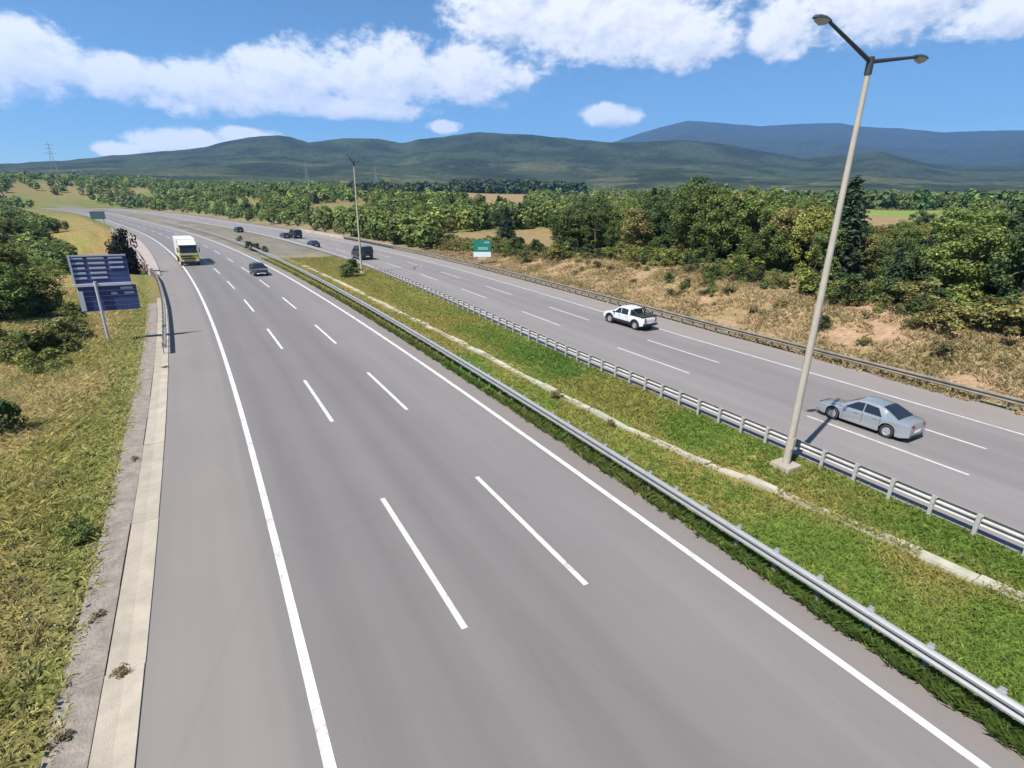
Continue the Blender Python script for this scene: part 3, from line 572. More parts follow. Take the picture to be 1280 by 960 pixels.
SEDAN = dict(L=4.65, w=1.78, wr=.325, zb=.20, axles=(-1.36, 1.36), belt=.90, tumble=.70, top=[(-2.33, .78), (-2.26, .93), (-2.1, .985), (-1.5, .985), (-1.2, .93), (.75, .90), (1.2, .86), (1.9, .74), (2.2, .66), (2.33, .56)],
  cab=[(-1.80, .93), (-1.55, 1.07), (-1.0, 1.33), (-.6, 1.415), (-.1, 1.44), (.25, 1.41), (.6, 1.24), (1.15, .905)], screens=[('rear_window', -1.70, -.86), ('windscreen', .36, 1.08)],
  windows=[(-.08, .80, -.06, .30), (-1.0, -.14, -.72, -.12)], mirror=.72, handles=(-.75, .2), seams=(-.11, .85, -.98), tail_z=.82, tail=(.34, .11))
HATCH = dict(SEDAN, L=4.25, axles=(-1.28, 1.28), top=[(-2.12, .75), (-2.05, .96), (-1.4, .97), (.75, .92), (1.2, .88), (1.75, .76), (2.02, .66), (2.13, .55)],
  cab=[(-2.0, .95), (-1.75, 1.25), (-1.45, 1.42), (-.3, 1.48), (.15, 1.45), (.5, 1.28), (1.1, .925)], screens=[('rear_window', -1.97, -1.6), ('windscreen', .26, 1.03)], windows=[(-.05, .78, -.05, .25), (-.95, -.12, -.85, -.12), (-1.55, -1.02, -1.35, -.95)], tail_z=.9)
VAN = dict(L=4.9, w=1.95, wr=.35, zb=.22, axles=(-1.5, 1.5), belt=1.08, tumble=.86, top=[(-2.45, .85), (-2.42, 1.1), (-1, 1.1), (1.2, 1.08), (1.6, 1.03), (2.1, .95), (2.4, .8), (2.46, .6)],
  cab=[(-2.43, 1.1), (-2.35, 1.75), (-2.2, 1.96), (-.5, 2.02), (.6, 1.97), (.95, 1.8), (1.65, 1.10)], screens=[('rear_window', -2.42, -2.32), ('windscreen', .9, 1.58)], windows=[(.3, 1.2, .3, .78), (-.85, .2, -.85, .2), (-2.1, -.95, -2.05, -.95)], mirror=1.15, handles=(-.4, .5), tail_z=1.1, tail=(.3, .4))
PICK = dict(L=5.25, w=1.86, wr=.39, zb=.38, axles=(-1.68, 1.55), belt=1.08, tumble=.76, top=[(-2.63, .98), (-2.60, 1.13), (-1.1, 1.13), (-.5, 1.10), (1.0, 1.08), (1.5, 1.06), (2.2, .98), (2.5, .88), (2.63, .7)],
  cab=[(-.95, 1.09), (-.82, 1.55), (-.65, 1.74), (0, 1.79), (.35, 1.75), (.7, 1.58), (1.3, 1.09)], screens=[('rear_window', -.94, -.80), ('windscreen', .48, 1.22)], windows=[(.2, .98, .2, .52), (-.72, .14, -.66, .14)], mirror=.95, handles=(-.55, .35), seams=(.17, -.78, 1.0), tail_z=.95, tail=(.22, .34), mirpaint=M['black'], rim=M['rim'])
def place(o, S, D, away=True, dz=0.0, yaw=0.0):
    o.location = W(S, D, dz); a = math.atan(tangent(S)); o.rotation_euler = (0, 0, -a*-1*-1 + (0 if away else math.pi) + yaw); return o
sed = vehicle('car', SEDAN, M['silver']); sed.scale = (.97, .95, 1.0); place(sed, 12.6, 27.85); tag(sed, 'silver four door saloon car driving away, nearest car on the far carriageway', 'car')
pk = vehicle('pickup_truck', PICK, M['white']); place(pk, 35.6, 32.75); tag(pk, 'white pickup truck with black load cover, roll bar and arches by the dry bank', 'pickup truck')
hw = .93
MB().box((0, -1.72, 1.16), (1.62, 1.62, .10)).build('load_cover', M['black'], pk, bevel=.03)
MB().tube([(-.78, -1.0, 1.1), (-.74, -1.15, 1.55), (-.62, -1.2, 1.68), (.62, -1.2, 1.68), (.74, -1.15, 1.55), (.78, -1.0, 1.1)], .06, 8).build('roll_bar', M['black'], pk, smooth=50)
for s in (-1, 1):
    MB().tube([(s*.74, -1.15, 1.55), (s*.78, -2.3, 1.2)], .045, 8).build('roll_bar_stay', M['black'], pk)
    MB().box((s*.93, -.02, .50), (.08, 2.15, .20)).build('side_step', M['black'], pk, bevel=.02)
    for a in PICK['axles']:
        mb = MB(); secs = []
        for t in np.linspace(-.15, math.pi+.15, 15):
            c, s2 = math.cos(t), math.sin(t); secs.append([(s*.90, a+c*.44, .39+s2*.44), (s*.985, a+c*.45, .39+s2*.45), (s*.985, a+c*.55, .39+s2*.55), (s*.90, a+c*.56, .39+s2*.56)])
        mb.loft(secs, close=True).build('wheel_arch', M['black'], pk, smooth=40)
MB().box((0, -2.64, .58), (1.6, .16, .16)).build('rear_bumper', M['black'], pk, bevel=.02)
MB().box((0, -.3, 1.56), (1.2, .9, .5)).build('cargo_shadow', M['black'], pk) if False else None
dk = vehicle('car', HATCH, M['darkgrey']); place(dk, 83.0, 9.0, away=False); dk.scale = (1.08,)*3; tag(dk, 'very dark hatchback coming towards the viewer alone in its lane', 'car')
vn = vehicle('van', VAN, M['blackpaint']); place(vn, 99.0, 28.9); vn.scale = (1.2,)*3; tag(vn, 'black passenger van driving away behind the farther lamp post', 'van')
v2 = copy_tree(vn); place(v2, 156.0, 32.4); v2.scale = (1.15,)*3; tag(v2, 'dark van driving away far along the outer lane, beside a dark car', 'van')
for o in v2.children:
    pass
c2 = vehicle('car', HATCH, M['navypaint']); place(c2, 157.0, 30.0); tag(c2, 'dark blue car driving away just inward of the far dark van', 'car')
c3 = copy_tree(dk); place(c3, 187.0, 24.0+1.5); c3.scale = (1.1,)*3; tag(c3, 'small dark car farthest along the far carriageway', 'car')
c4 = vehicle('car', SEDAN, M['darkgrey']); place(c4, 127.0, 28.2); tag(c4, 'very dark car far ahead of the black van on the far carriageway', 'car')
def lorry(paint=None, load=None):
    paint = paint or M['yellow']; load = load or M['tarp']
    r = empty('lorry'); y = 0
    MB().box((0, -.95, 1.22), (2.5, 1.9, 1.25)).build('cab_lower', paint, r, bevel=.08)
    secs = [[(-1.25, a, 1.84), (1.25, a, 1.84), (1.2, b, 2.95), (-1.2, b, 2.95)] for a, b in ((-1.9, -1.85), (0.0, -.22))]
    MB().loft(secs, close=True).build('cab_upper', paint, r, bevel=.06)
    MB().add([(-1.12, .01, 1.92), (1.12, .01, 1.92), (1.06, -.20, 2.85), (-1.06, -.20, 2.85)], [(0, 1, 2, 3)]).build('windscreen', M['glass'], r)
    for s in (-1, 1):
        MB().add([(s*1.262, -.35, 1.95), (s*1.262, -1.3, 1.95), (s*1.225, -1.3, 2.75), (s*1.225, -.5, 2.75)], [(0, 1, 2, 3)]).build('window', M['glass'], r)
        MB().box((s*1.42, -.1, 2.3), (.12, .2, .7)).build('mirror', M['black'], r, bevel=.02); MB().box((s*.95, .02, .78), (.4, .06, .2)).build('headlight', M['head_lens'], r)
    MB().loft([[(-1.2, -1.8, 2.96), (1.2, -1.8, 2.96), (1.15, -1.8, 3.75), (-1.15, -1.8, 3.75)], [(-1.18, -.35, 2.96), (1.18, -.35, 2.96), (1.1, -1.2, 3.65), (-1.1, -1.2, 3.65)]], close=True).build('wind_deflector', M['white'] if load is M['tarp'] else paint, r, bevel=.05)
    MB().box((0, -.18, 2.95), (2.36, .16, .16)).build('sun_visor', M['black'], r)
    MB().box((0, .02, 1.68), (2.3, .05, .12)).build('front_stripe', M['white'], r); MB().box((.35, .02, 1.42), (1.5, .05, .18)).build('grille', M['black'], r); MB().box((.1, .02, 1.08), (1.7, .05, .16)).build('grille', M['black'], r)
    MB().box((0, .04, .52), (2.45, .2, .32)).build('bumper', M['black'], r, bevel=.03)
    MB().box((0, -5.6, .95), (1.2, 8.2, .3)).build('chassis', M['black'], r)
    MB().box((0, -6.0, 2.45), (2.5, 7.6, 2.7)).build('load_body', load, r, bevel=.06)
    ty = MB().lathe([(-.14, .3), (-.15, .46), (-.1, .5), (.1, .5), (.15, .46), (.14, .3)], 'x', 20).mesh('tyre', M['tyre'], 40); rm = MB().lathe([(-.1, 0), (-.1, .31), (.1, .31), (.06, .2), (.12, 0)], 'x', 16).mesh('rim', M['rim'], 30)
    for a in (-.85, -6.8, -8.1):
        for s in (-1, 1): wh = obj('wheel', ty, r, (s*1.08, a, .5)); obj('rim', rm, wh)
    return r
lo = lorry(); lo.scale = (1.03,)*3; place(lo, 97.0, 1.75, away=False); tag(lo, 'yellow fronted lorry with white load body coming towards the viewer', 'lorry')

# ------------------------------------------------------------------ vegetation
def cards(C, Nn, L, Wd, tint):
    """diamond leaf cards: centres, normals, half length, half width"""
    n = len(C); Nn = Nn/np.maximum(np.linalg.norm(Nn, axis=1, keepdims=True), 1e-6); rv = rng.normal(size=(n, 3)); T = np.cross(Nn, rv); T /= np.maximum(np.linalg.norm(T, axis=1, keepdims=True), 1e-6); B = np.cross(Nn, T)
    L = np.broadcast_to(np.asarray(L, float), (n,))[:, None]; Wd = np.broadcast_to(np.asarray(Wd, float), (n,))[:, None]
    droop = Nn*L*0.18
    V = np.stack([C-T*L-droop, C+B*Wd, C+T*L-droop, C-B*Wd], 1).reshape(-1, 3); F = np.arange(4*n).reshape(n, 4)
    return V, F, np.repeat(tint, 4, 0)
def leaf_tint(n, base, spread=0.35, hue=0.25):
    k = np.exp(rng.normal(0, spread, (n, 1))); h = rng.normal(0, hue, (n, 1)); c = np.array(base)[None, :]*k; c[:, :1] *= 1+0.6*h; c[:, 2:] *= 1-0.3*h
    return np.clip(c, 0.004, 0.5)
def crown_mesh(name, rx, rz, zc, nclump, nleaf, base, L=0.2, Wd=0.13, mat=None, clump=0.8, flat=-0.55, lobes=1.0):
    d = rng.normal(size=(nclump*3, 3)); d /= np.linalg.norm(d, axis=1, keepdims=True); d = d[d[:, 2] > flat][:nclump]; nclump = len(d)
    ph = rng.uniform(0, 6.28, 3); lob = 1+lobes*(0.16*np.sin(3*np.arctan2(d[:, 1], d[:, 0])+ph[0])+0.14*np.sin(2*np.arctan2(d[:, 1], d[:, 0])+ph[1]+3*d[:, 2]))
    rr = rng.uniform(0.35, 1.0, nclump)**0.55*lob; cc = d*rr[:, None]*np.array([rx, rx, rz])+np.array([0, 0, zc])
    rc = clump*rng.uniform(0.6, 1.25, nclump); idx = rng.integers(0, nclump, nclump*nleaf)
    dd = rng.normal(size=(len(idx), 3)); dd /= np.linalg.norm(dd, axis=1, keepdims=True); rad_ = rng.uniform(0.2, 1, len(idx))**0.5
    P = cc[idx]+dd*(rad_*rc[idx])[:, None]*np.array([1, 1, 0.75]); Nn = dd+np.array([0, 0, 0.55])+rng.normal(0, 0.55, dd.shape)
    ct = np.exp(rng.normal(0, 0.16, nclump))[idx][:, None]; ti = np.clip(leaf_tint(len(idx), base, 0.26, 0.16)*ct, .004, .5)
    V, F, tn = cards(P, Nn, L*rng.uniform(.6, 1.3, len(idx)), Wd*rng.uniform(.6, 1.3, len(idx)), ti)
    keep = V[:, 2].reshape(-1, 4).min(1) > 0.02; V = V.reshape(-1, 4, 3)[keep].reshape(-1, 3); tn = tn.reshape(-1, 4, 3)[keep].reshape(-1, 3)
    return np_mesh(name, V, np.arange(len(V)).reshape(-1, 4), mat or M['leaf'], col=tn), cc
def trunk_mesh(name, h, r0, cc, nl=6):
    mb = MB(); b = rng.uniform(-.25, .25, 2); pts = [(0, 0, -.4), (b[0]*.3, b[1]*.3, h*.35), (b[0], b[1], h*.7), (b[0]*.6, b[1]*.6, h)]
    mb.tube(pts, [r0*1.25, r0, r0*.7, r0*.25], 7)
    for k in range(nl):
        t = rng.uniform(.35, .85); i = int(t*3); s = Vector(pts[i]).lerp(Vector(pts[min(i+1, 3)]), t*3-i); e = Vector(cc[int(rng.integers(0, len(cc)))]); mb.tube([s, s.lerp(e, .55)+Vector((0, 0, .15)), e], [r0*.42, r0*.28, r0*.08], 5)
    return mb.mesh(name, M['bark'], 60)
G_MID = (0.112, 0.150, 0.038); G_DK = (0.070, 0.104, 0.034); G_LT = (0.165, 0.185, 0.045); G_PINE = (0.040, 0.060, 0.032); G_OLV = (0.175, 0.165, 0.055)
PROTO = {}
def proto(kind, k, fn): PROTO.setdefault(kind, []).append(fn)
for k, (rx, rz, base) in enumerate([(2.5, 3.0, G_MID), (3.2, 2.7, G_MID), (2.0, 3.3, G_DK), (2.9, 3.0, G_LT), (2.6, 2.7, G_DK), (1.35, 3.3, G_MID), (2.7, 2.9, G_OLV)]):
    cm, cc = crown_mesh('crown', rx, rz*1.2, 4.3, 58, 115, base, L=.155, Wd=.10, clump=.90, flat=-.97); PROTO.setdefault('broadleaf', []).append((cm, trunk_mesh('trunk', 5.6, .17, cc)))
for k in range(3):      # conifers: tiers of drooping boughs
    Ps = []; Ns = []; H = 9.0; boughs = []
    for z in np.linspace(1.0, H-.3, 15):
        rl = (2.5*(1-(z/H)**1.25)+.18)*rng.uniform(.8, 1.15); nb = 9 if z < 6 else 6; a0 = rng.uniform(0, 6)
        for b in range(nb):
            a = a0+b*2*math.pi/nb+rng.uniform(-.25, .25); l = rl*rng.uniform(.65, 1.12); n = int(12+l*20); t = rng.uniform(.1, 1, n)**.8
            P = np.stack([np.cos(a)*l*t, np.sin(a)*l*t, z-.28*l*t**1.6+.1], 1)+rng.normal(0, .15, (n, 3)); Ps.append(P); Ns.append(rng.normal(0, .5, (n, 3))+np.array([np.cos(a)*.4, np.sin(a)*.4, .9])); boughs.append(P[np.argmax(t)])
    P = np.concatenate(Ps); Nn = np.concatenate(Ns); V, F, tn = cards(P, Nn, .26*rng.uniform(.6, 1.3, len(P)), .10, leaf_tint(len(P), G_PINE, .25, .1)); PROTO.setdefault('conifer', []).append((np_mesh('crown', V, F, M['needle'], col=tn), trunk_mesh('trunk', H*.96, .18, np.array(boughs), 10)))
for k, (rx, rz, base) in enumerate([(1.15, 1.1, G_MID), (1.3, .95, G_OLV), (.95, 1.25, G_DK), (1.2, 1.0, G_LT), (1.0, 1.2, (.012, .016, .010))]):  # last one near black: shade put into the leaf colour
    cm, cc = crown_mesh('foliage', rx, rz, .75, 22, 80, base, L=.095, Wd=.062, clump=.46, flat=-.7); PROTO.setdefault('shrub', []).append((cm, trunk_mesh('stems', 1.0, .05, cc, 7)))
for k in range(2):
    cm, cc = crown_mesh('foliage', .75, .6, .45, 12, 24, (0.15, 0.115, 0.05) if k else (0.11, 0.095, 0.04), L=.12, Wd=.06, clump=.36, flat=-.7); PROTO.setdefault('dry_shrub', []).append((cm, trunk_mesh('stems', .7, .03, cc, 7)))
NAMES = dict(broadleaf=('broadleaf_tree', 'crown', 'trunk', 8.2, 'tree'), conifer=('conifer_tree', 'crown', 'trunk', 9.2, 'tree'), shrub=('shrub', 'foliage', 'stems', 2.0, 'shrub'), dry_shrub=('dry_shrub', 'foliage', 'stems', 1.15, 'shrub'))
PLANTED = []
def plant(kind, x, y, h, label, group, k=None, wide=1.0, sink=0.1):
    nm, cn, tn, H0, cat = NAMES[kind]; pr = PROTO[kind]; i = int(rng.integers(0, len(pr))) if k is None else k
    s = h/H0; r = empty(nm, (x, y, float(zterrain(x, y))-sink*min(1, s)), rng.uniform(0, 6.28)); r.scale = (s*wide*rng.uniform(.92, 1.1), s*wide*rng.uniform(.92, 1.1), s)
    obj(cn, pr[i][0], r); obj(tn, pr[i][1], r); tag(r, label, cat, group); PLANTED.append((x, y)); return r
ZONES = [(66, 'beyond the silver saloon'), (57, 'behind the near lamp post'), (48, 'between near lamp post and pickup'), (40, 'behind the white pickup'), (32, 'between pickup and teal sign'), (22, 'behind the teal sign'), (14, 'between teal sign and black van'), (8, 'behind the black van'), (2, 'above the far dark van'), (-4, 'above the oncoming lorry'), (-99, 'above the blue sign')]
def zone(x, y):
    az = math.degrees(math.atan2(x, y)); return next(n for a, n in ZONES if az >= a)
def size_word(h, a, b): return 'short' if h < a else ('tall' if h > b else 'middling')
TONE = dict(broadleaf=['mid green', 'broad mid green', 'dark green', 'light green', 'rounded dark green', 'slim green', 'olive'], shrub=['mid green', 'olive', 'dark green', 'light green', 'blackish'], dry_shrub=['olive brown', 'straw brown'], conifer=['dark', 'slender dark', 'ragged dark'])
def pick(kind, w=None): return int(rng.choice(len(TONE[kind][:len(PROTO[kind])]), p=w))
def WP(S, D): return D+float(centre(S)), S
# canopy tops seen from the road: bearing (deg) -> elevation angle of the grove's skyline
CAN = [(-20, -1), (-12.8, -1.3), (-8, -2.0), (-4, -2.6), (0, 0), (10, .1), (20, .1), (28, -.2), (34, .2), (38, .6), (41.5, .9), (45, 1.7), (47.5, 2.0), (52, 1.8), (55, 1.0), (57.5, 1.3), (60, -.9), (66, -1.0), (68, .5), (72, .8), (90, 1)]
def canopy_h(x, y):
    az = math.degrees(math.atan2(x, y)); R = math.hypot(x, y); return CAM_H+R*math.tan(math.radians(float(np.interp(az, *zip(*CAN)))))-float(zterrain(x, y))
# grove on the bank beyond the far carriageway
GL_T = 'leafy broadleaf tree in the dense grove above the dry bank'; GG_T = 'broadleaf trees of the grove above the bank'
front = lambda S: float(np.interp(S, [0, 10, 15, 24, 34, 47, 63, 80, 110, 150], [46, 46.6, 46.6, 48.4, 50.8, 53.8, 55, 52, 51, 52]))
cnt = 0; tries = 0
while cnt < 185 and tries < 8000:
    tries += 1; S = rng.uniform(6, 135); D = front(S)+rng.uniform(4, 42)**1.0*(1 if S < 85 else .8); x, y = WP(S, D); az = math.degrees(math.atan2(x, y))
    if az > 74: continue
    if any((x-a)**2+(y-b)**2 < 2.6**2 for a, b in PLANTED): continue
    if 20 < az < 35 and 88 < math.hypot(x, y) < 150: continue
    h = canopy_h(x, y)*rng.uniform(.62, 1.06)
    if h < 2.2: continue
    h = min(h, 11.5); kind = 'conifer' if rng.random() < .2 else 'broadleaf'; k = pick(kind); dd = D-front(S); row = 'front row' if dd < 10 else ('middle rows' if dd < 26 else 'back rows')
    plant(kind, x, y, h, f'{size_word(h, 4.5, 7.5)} {TONE[kind][k]} {"conifer" if kind == "conifer" else "tree"}, {row} of grove, {zone(x, y)}', GG_T if kind == 'broadleaf' else 'conifers among the grove', k=k, wide=(1.0 if h > 5 else 1.25)*rng.uniform(.8, 1.25)); cnt += 1
for S, D, h, lab in ((17.5, 57, 9.6, 'big dark conifer standing tall at the grove edge behind the silver saloon'), (32, 57.5, 8.6, 'dark conifer behind the near lamp post, above the dry bank'), (12.5, 52.5, 6.0, 'smaller dark conifer at the grove edge nearest the viewer'), (37, 66, 10.2, 'tall dark conifer among broadleaf trees past the near lamp post'), (104, 62, 7.5, 'blue green conifer behind the black van'), (96, 70, 7.0, 'broad dark conifer between the black van and teal sign')):
    x, y = WP(S, D); plant('conifer', x, y, h, lab, 'dark conifers of the roadside grove', wide=1.35)
# shrubs fringing the grove foot
cnt = 0
while cnt < 170:
    S = rng.uniform(6, 150); D = front(S)+rng.normal(0, 1.1)+(0 if rng.random() < .7 else 3); x, y = WP(S, D)
    if math.degrees(math.atan2(x, y)) > 74: continue
    h = rng.uniform(1.3, 2.9); k = pick('shrub', (.25, .2, .3, .25, 0)); plant('shrub', x, y, h, f'{size_word(h, 1.8, 2.4)} {TONE["shrub"][k]} shrub fringing the grove {zone(x, y)}', 'shrubs fringing the grove', k=k, wide=1.15); cnt += 1
cnt = 0
while cnt < 26:
    S = rng.uniform(9, 80); D = float(verge(S))+rng.uniform(.35, .95)*(front(S)-float(verge(S))); x, y = WP(S, D)
    if math.degrees(math.atan2(x, y)) > 73: continue
    h = rng.uniform(.6, 1.35); k = pick('shrub', (.3, .35, .25, .1, 0)); plant('shrub', x, y, h, f'{"small" if h < .95 else "larger"} lone {TONE["shrub"][k]} shrub on the dry bank {zone(x, y)}', 'lone green shrubs on the dry bank', k=k, wide=1.0); cnt += 1
cnt = 0
while cnt < 46:
    S = rng.uniform(8, 78); D = float(verge(S))+rng.uniform(.3, 1)*(front(S)-float(verge(S))); x, y = WP(S, D)
    if math.degrees(math.atan2(x, y)) > 73: continue
    h = rng.uniform(.45, 1.15); k = pick('dry_shrub'); t_ = (D-float(verge(S)))/(front(S)-float(verge(S))); plant('dry_shrub', x, y, h, f'{"small" if h < .8 else "larger"} {TONE["dry_shrub"][k]} shrub {"low down" if t_ < .5 else "high up"} on the dry bank {zone(x, y)}', 'low shrubs on the dry bank', k=k, wide=1.2); cnt += 1
# left side thicket beyond the blue sign
cnt = 0
while cnt < 120:
    S = 44+rng.random()**1.3*190; D = -rng.uniform(8.5, 60); x, y = WP(S, D); az = math.degrees(math.atan2(x, y))
    if az < -17 or D > -9-3.5*(S > 60)-4*(80 < S < 200)*1.0: continue
    if S < 56 and D > -12: continue
    zt_ = float(zterrain(x, y)); h = min(CAM_H+math.hypot(x, y)*math.tan(math.radians(np.interp(az, [-17, -12.8, -10.5, -8, -5, -3], [-1.5, -1.9, -2.8, -3.8, -4.8, -5.4])))-zt_, 5.2)*rng.uniform(.6, 1.05)
    if h < 1.2: continue
    far_ = 'near' if S < 75 else ('middle' if S < 120 else 'far'); sd_ = 'verge side' if D > -24 else 'outer side'
    if h < 2.8: k = pick('shrub', (.3, .3, .1, .3, 0)); plant('shrub', x, y, h, f'{size_word(h, 1.8, 2.3)} {TONE["shrub"][k]} shrub, {far_} {sd_} of thicket behind the blue sign', 'shrubs of the thicket behind the blue sign', k=k, wide=1.3)
    else: k = pick('broadleaf', (.2, .15, .05, .3, .05, .05, .2)); plant('broadleaf', x, y, h, f'{size_word(h, 4, 5.6)} {TONE["broadleaf"][k]} tree, {far_} {sd_} of thicket behind the blue sign', 'trees of the thicket behind the blue sign', k=k, wide=1.3)
    cnt += 1
cnt = 0
while cnt < 18:
    S = rng.uniform(37, 60); D = -rng.uniform(8.6, 18); x, y = WP(S, D); h = rng.uniform(.9, 2.3)
    if math.degrees(math.atan2(x, y)) < -17: continue
    k = pick('shrub', (.3, .35, .1, .25, 0)); plant('shrub', x, y, h, f'{size_word(h, 1.3, 1.8)} {TONE["shrub"][k]} shrub on the verge {"before" if S < 47 else "just behind"} the blue sign', 'shrubs on the verge round the blue sign', k=k, wide=1.2); cnt += 1
x, y = WP(29.0, -8.6); plant('shrub', x, y, 1.6, 'dark green bush alone on the yellowing verge before the blue sign', None, k=2, wide=.9)
x, y = WP(19.0, -4.75); plant('shrub', x, y, .75, 'small leafy weed clump leaning over the drain channel, casting a shadow', None, k=0, wide=1.0)
x, y = WP(76.7, 19.7); plant('shrub', x, y, 2.5, 'dense dark bush in the median beside the farther lamp post', None, k=2, wide=1.0)
for S, D, h in ((121, 15.4, 1.5), (124.5, 15.0, 1.7), (119, 16.4, 1.2), (151, 18, 1.2)): x, y = WP(S, D); plant('shrub', x, y, h, 'low dark shrub far along the median', 'low shrubs far along the median', k=2, wide=1.4)
for S, h in ((23.2, .6), (18.6, .45)): x, y = WP(S, GUT(S)-.55); plant('dry_shrub', x, y, h, 'bigger weed tuft over the median gutter' if h > .5 else 'smaller weed tuft over the median gutter', None, wide=1.1)
for S in np.arange(90, 150, 3.2):  # added row of near black bushes in place of the shade under the deck
    x, y = WP(S, VD(S)-1.5-rng.random()); plant('shrub', x, y, rng.uniform(5.2, 6.4), 'very dark bush added to stand for the shaded void beside the viaduct parapet', 'dark shrubs standing for shade along the viaduct parapet', k=4, wide=.5)
for k, (S, D) in enumerate(((12.4, -3.05), (14.6, -3.75), (10.9, -3.9), (24.5, -3.6), (38.6, -2.72))):
    x, y = WP(S, D); plant('dry_shrub', x, y, .22, ['dark dirt clump with weeds sitting in the pale drain channel', 'weed tuft on the grey strip nearest the leaning weed clump', 'weed tuft on the grey strip nearest the viewer', 'weed tuft on the grey strip before the blue sign', 'weed tuft on the drain edge near the short guard rail'][k], None, wide=1.3, sink=-.04)
# scattered trees of the middle distance
cnt = 0; tries = 0; spots = []
while cnt < 90 and tries < 6000:
    tries += 1; az = rng.uniform(-13, 73); R = 95*math.exp(rng.uniform(0, 1.45)); x, y = R*math.sin(math.radians(az)), R*math.cos(math.radians(az)); D = x-float(centre(y))
    if -11 < D < float(verge(y))+6: continue
    if y < 640 and D < 0: continue
    if any(a0-.5 < az < a1+.5 and r0 < R < r1 for a0, a1, r0, r1, _ in FIELDS): continue
    if R < 140 and az > 36: continue
    if fbm(np.array([x/38+5]), np.array([y/38]), 3)[0] < .42: continue
    kind = 'conifer' if rng.random() < .12 else 'broadleaf'; h = rng.uniform(3.5, 7.5); k = pick(kind); ds = 'nearer' if R < 160 else ('middle' if R < 250 else 'farther')
    plant(kind, x, y, h, f'{size_word(h, 4.8, 6.2)} {TONE[kind][k]} {"conifer" if kind == "conifer" else "tree"} in the {ds} woodland {zone(x, y)}', 'conifers of the scattered woodland' if kind == 'conifer' else 'trees of the scattered woodland', k=k, wide=1.25); cnt += 1
# pine grove beside the tan field and the far woods, past counting
far_V = []; far_T = []; LEFT = False
def far_trees(n, sampler, base, hmin, hmax, k=34, lf=.17):
    xs = []; caps = []; tr = 0
    while len(xs) < n and tr < n*60:
        tr += 1
        az, R = sampler(); x, y = R*math.sin(math.radians(az)), R*math.cos(math.radians(az)); D = x-float(centre(y))
        if y < 600 and -8 < D < float(verge(y))+1.5: continue
        if any(a0 < az < a1 and r0 < R < r1 for a0, a1, r0, r1, _ in FIELDS): continue
        if az > 45 and R < 250 or az > 58 and R < 340: continue
        if LEFT:
            cap = CAM_H+R*math.tan(math.radians(float(np.interp(az, [-17, -12.8, -10.5, -8, -3], [-.6, -1.0, -1.9, -2.7, -3.9]))))-float(zterrain(x, y))
            if D > -11 or cap < hmin*.9 or (D > -16 and y < 200): continue
            caps.append(cap)
        elif az < 1.5 and D < 0 and R < 480: continue
        xs.append((x, y))
    n = len(xs); X = np.array(xs); Z = zterrain(X[:, 0], X[:, 1]); h = rng.uniform(hmin, hmax, n)
    if caps: h = np.minimum(h, np.array(caps))
    d = rng.normal(size=(n, k, 3)); d /= np.linalg.norm(d, axis=2, keepdims=True); rr = rng.uniform(.5, 1, (n, k, 1))**.5
    C = d*rr*np.stack([h*.36, h*.36, h*.46], 1)[:, None, :]; C[:, :, 2] += h[:, None]*.52; P = C+np.stack([X[:, 0], X[:, 1], Z], 1)[:, None, :]
    ti = leaf_tint(n, base, .28, .15); ti = np.repeat(ti, k, 0)*np.exp(rng.normal(0, .2, (n*k, 1)))
    Nn = (d+np.array([0, 0, .5])+rng.normal(0, .4, d.shape)).reshape(-1, 3); V, F, tn = cards(P.reshape(-1, 3), Nn, np.repeat(h*lf, k), np.repeat(h*lf*.7, k), np.clip(ti, .004, .4)); far_V.append(V); far_T.append(tn)
far_trees(260, lambda: (rng.uniform(23, 36.5), rng.normal(690, 28)), G_PINE, 11, 17)
far_trees(90, lambda: (rng.uniform(13, 24), rng.normal(600, 14)), G_PINE, 8, 13)
far_trees(120, lambda: (rng.uniform(47, 74), rng.normal(370, 18)), G_DK, 7, 11)
def patchy():
    while True:
        az = rng.uniform(-16, 75); R = R_LO*math.exp(math.log(R_HI/R_LO)*rng.random()**.85); x, y = R*math.sin(math.radians(az)), R*math.cos(math.radians(az))
        if fbm(np.array([x/90]), np.array([y/90]), 3)[0] > .43-.06*(R > 600): return az, R
R_LO, R_HI = 115., 330.
far_trees(650, patchy, G_MID, 3.5, 8.0, 130, .085); far_trees(700, patchy, G_OLV, 1.2, 3.0, 60, .11)
far_trees(520, lambda: (rng.uniform(-9, 13), rng.uniform(205, 520)), G_MID, 2.0, 6.0, 90, .10)
R_LO, R_HI = 300., 1300.
far_trees(3000, patchy, G_MID, 4.0, 8.5); far_trees(900, patchy, G_OLV, 1.5, 3.5)
far_trees(700, lambda: (rng.uniform(-16.5, 4), rng.uniform(500, 980)), G_MID, 4, 8.5, 50, .13)
LEFT = True
far_trees(330, lambda: (rng.uniform(-16.5, -3.2), rng.uniform(125, 455)), G_MID, 1.8, 6.0, 90, .10); far_trees(260, lambda: (rng.uniform(-16.5, -3.0), rng.uniform(95, 455)), G_OLV, .8, 2.2, 60, .12)
LEFT = False
V = np.concatenate(far_V); fw_ = link(bpy.data.objects.new('far_woodland', np_mesh('far_woodland', V, np.arange(len(V)).reshape(-1, 4), M['leaf'], col=np.concatenate(far_T)))); tag(fw_, 'patchy far off woodland and pine groves below the hills', 'woodland', kind='stuff')

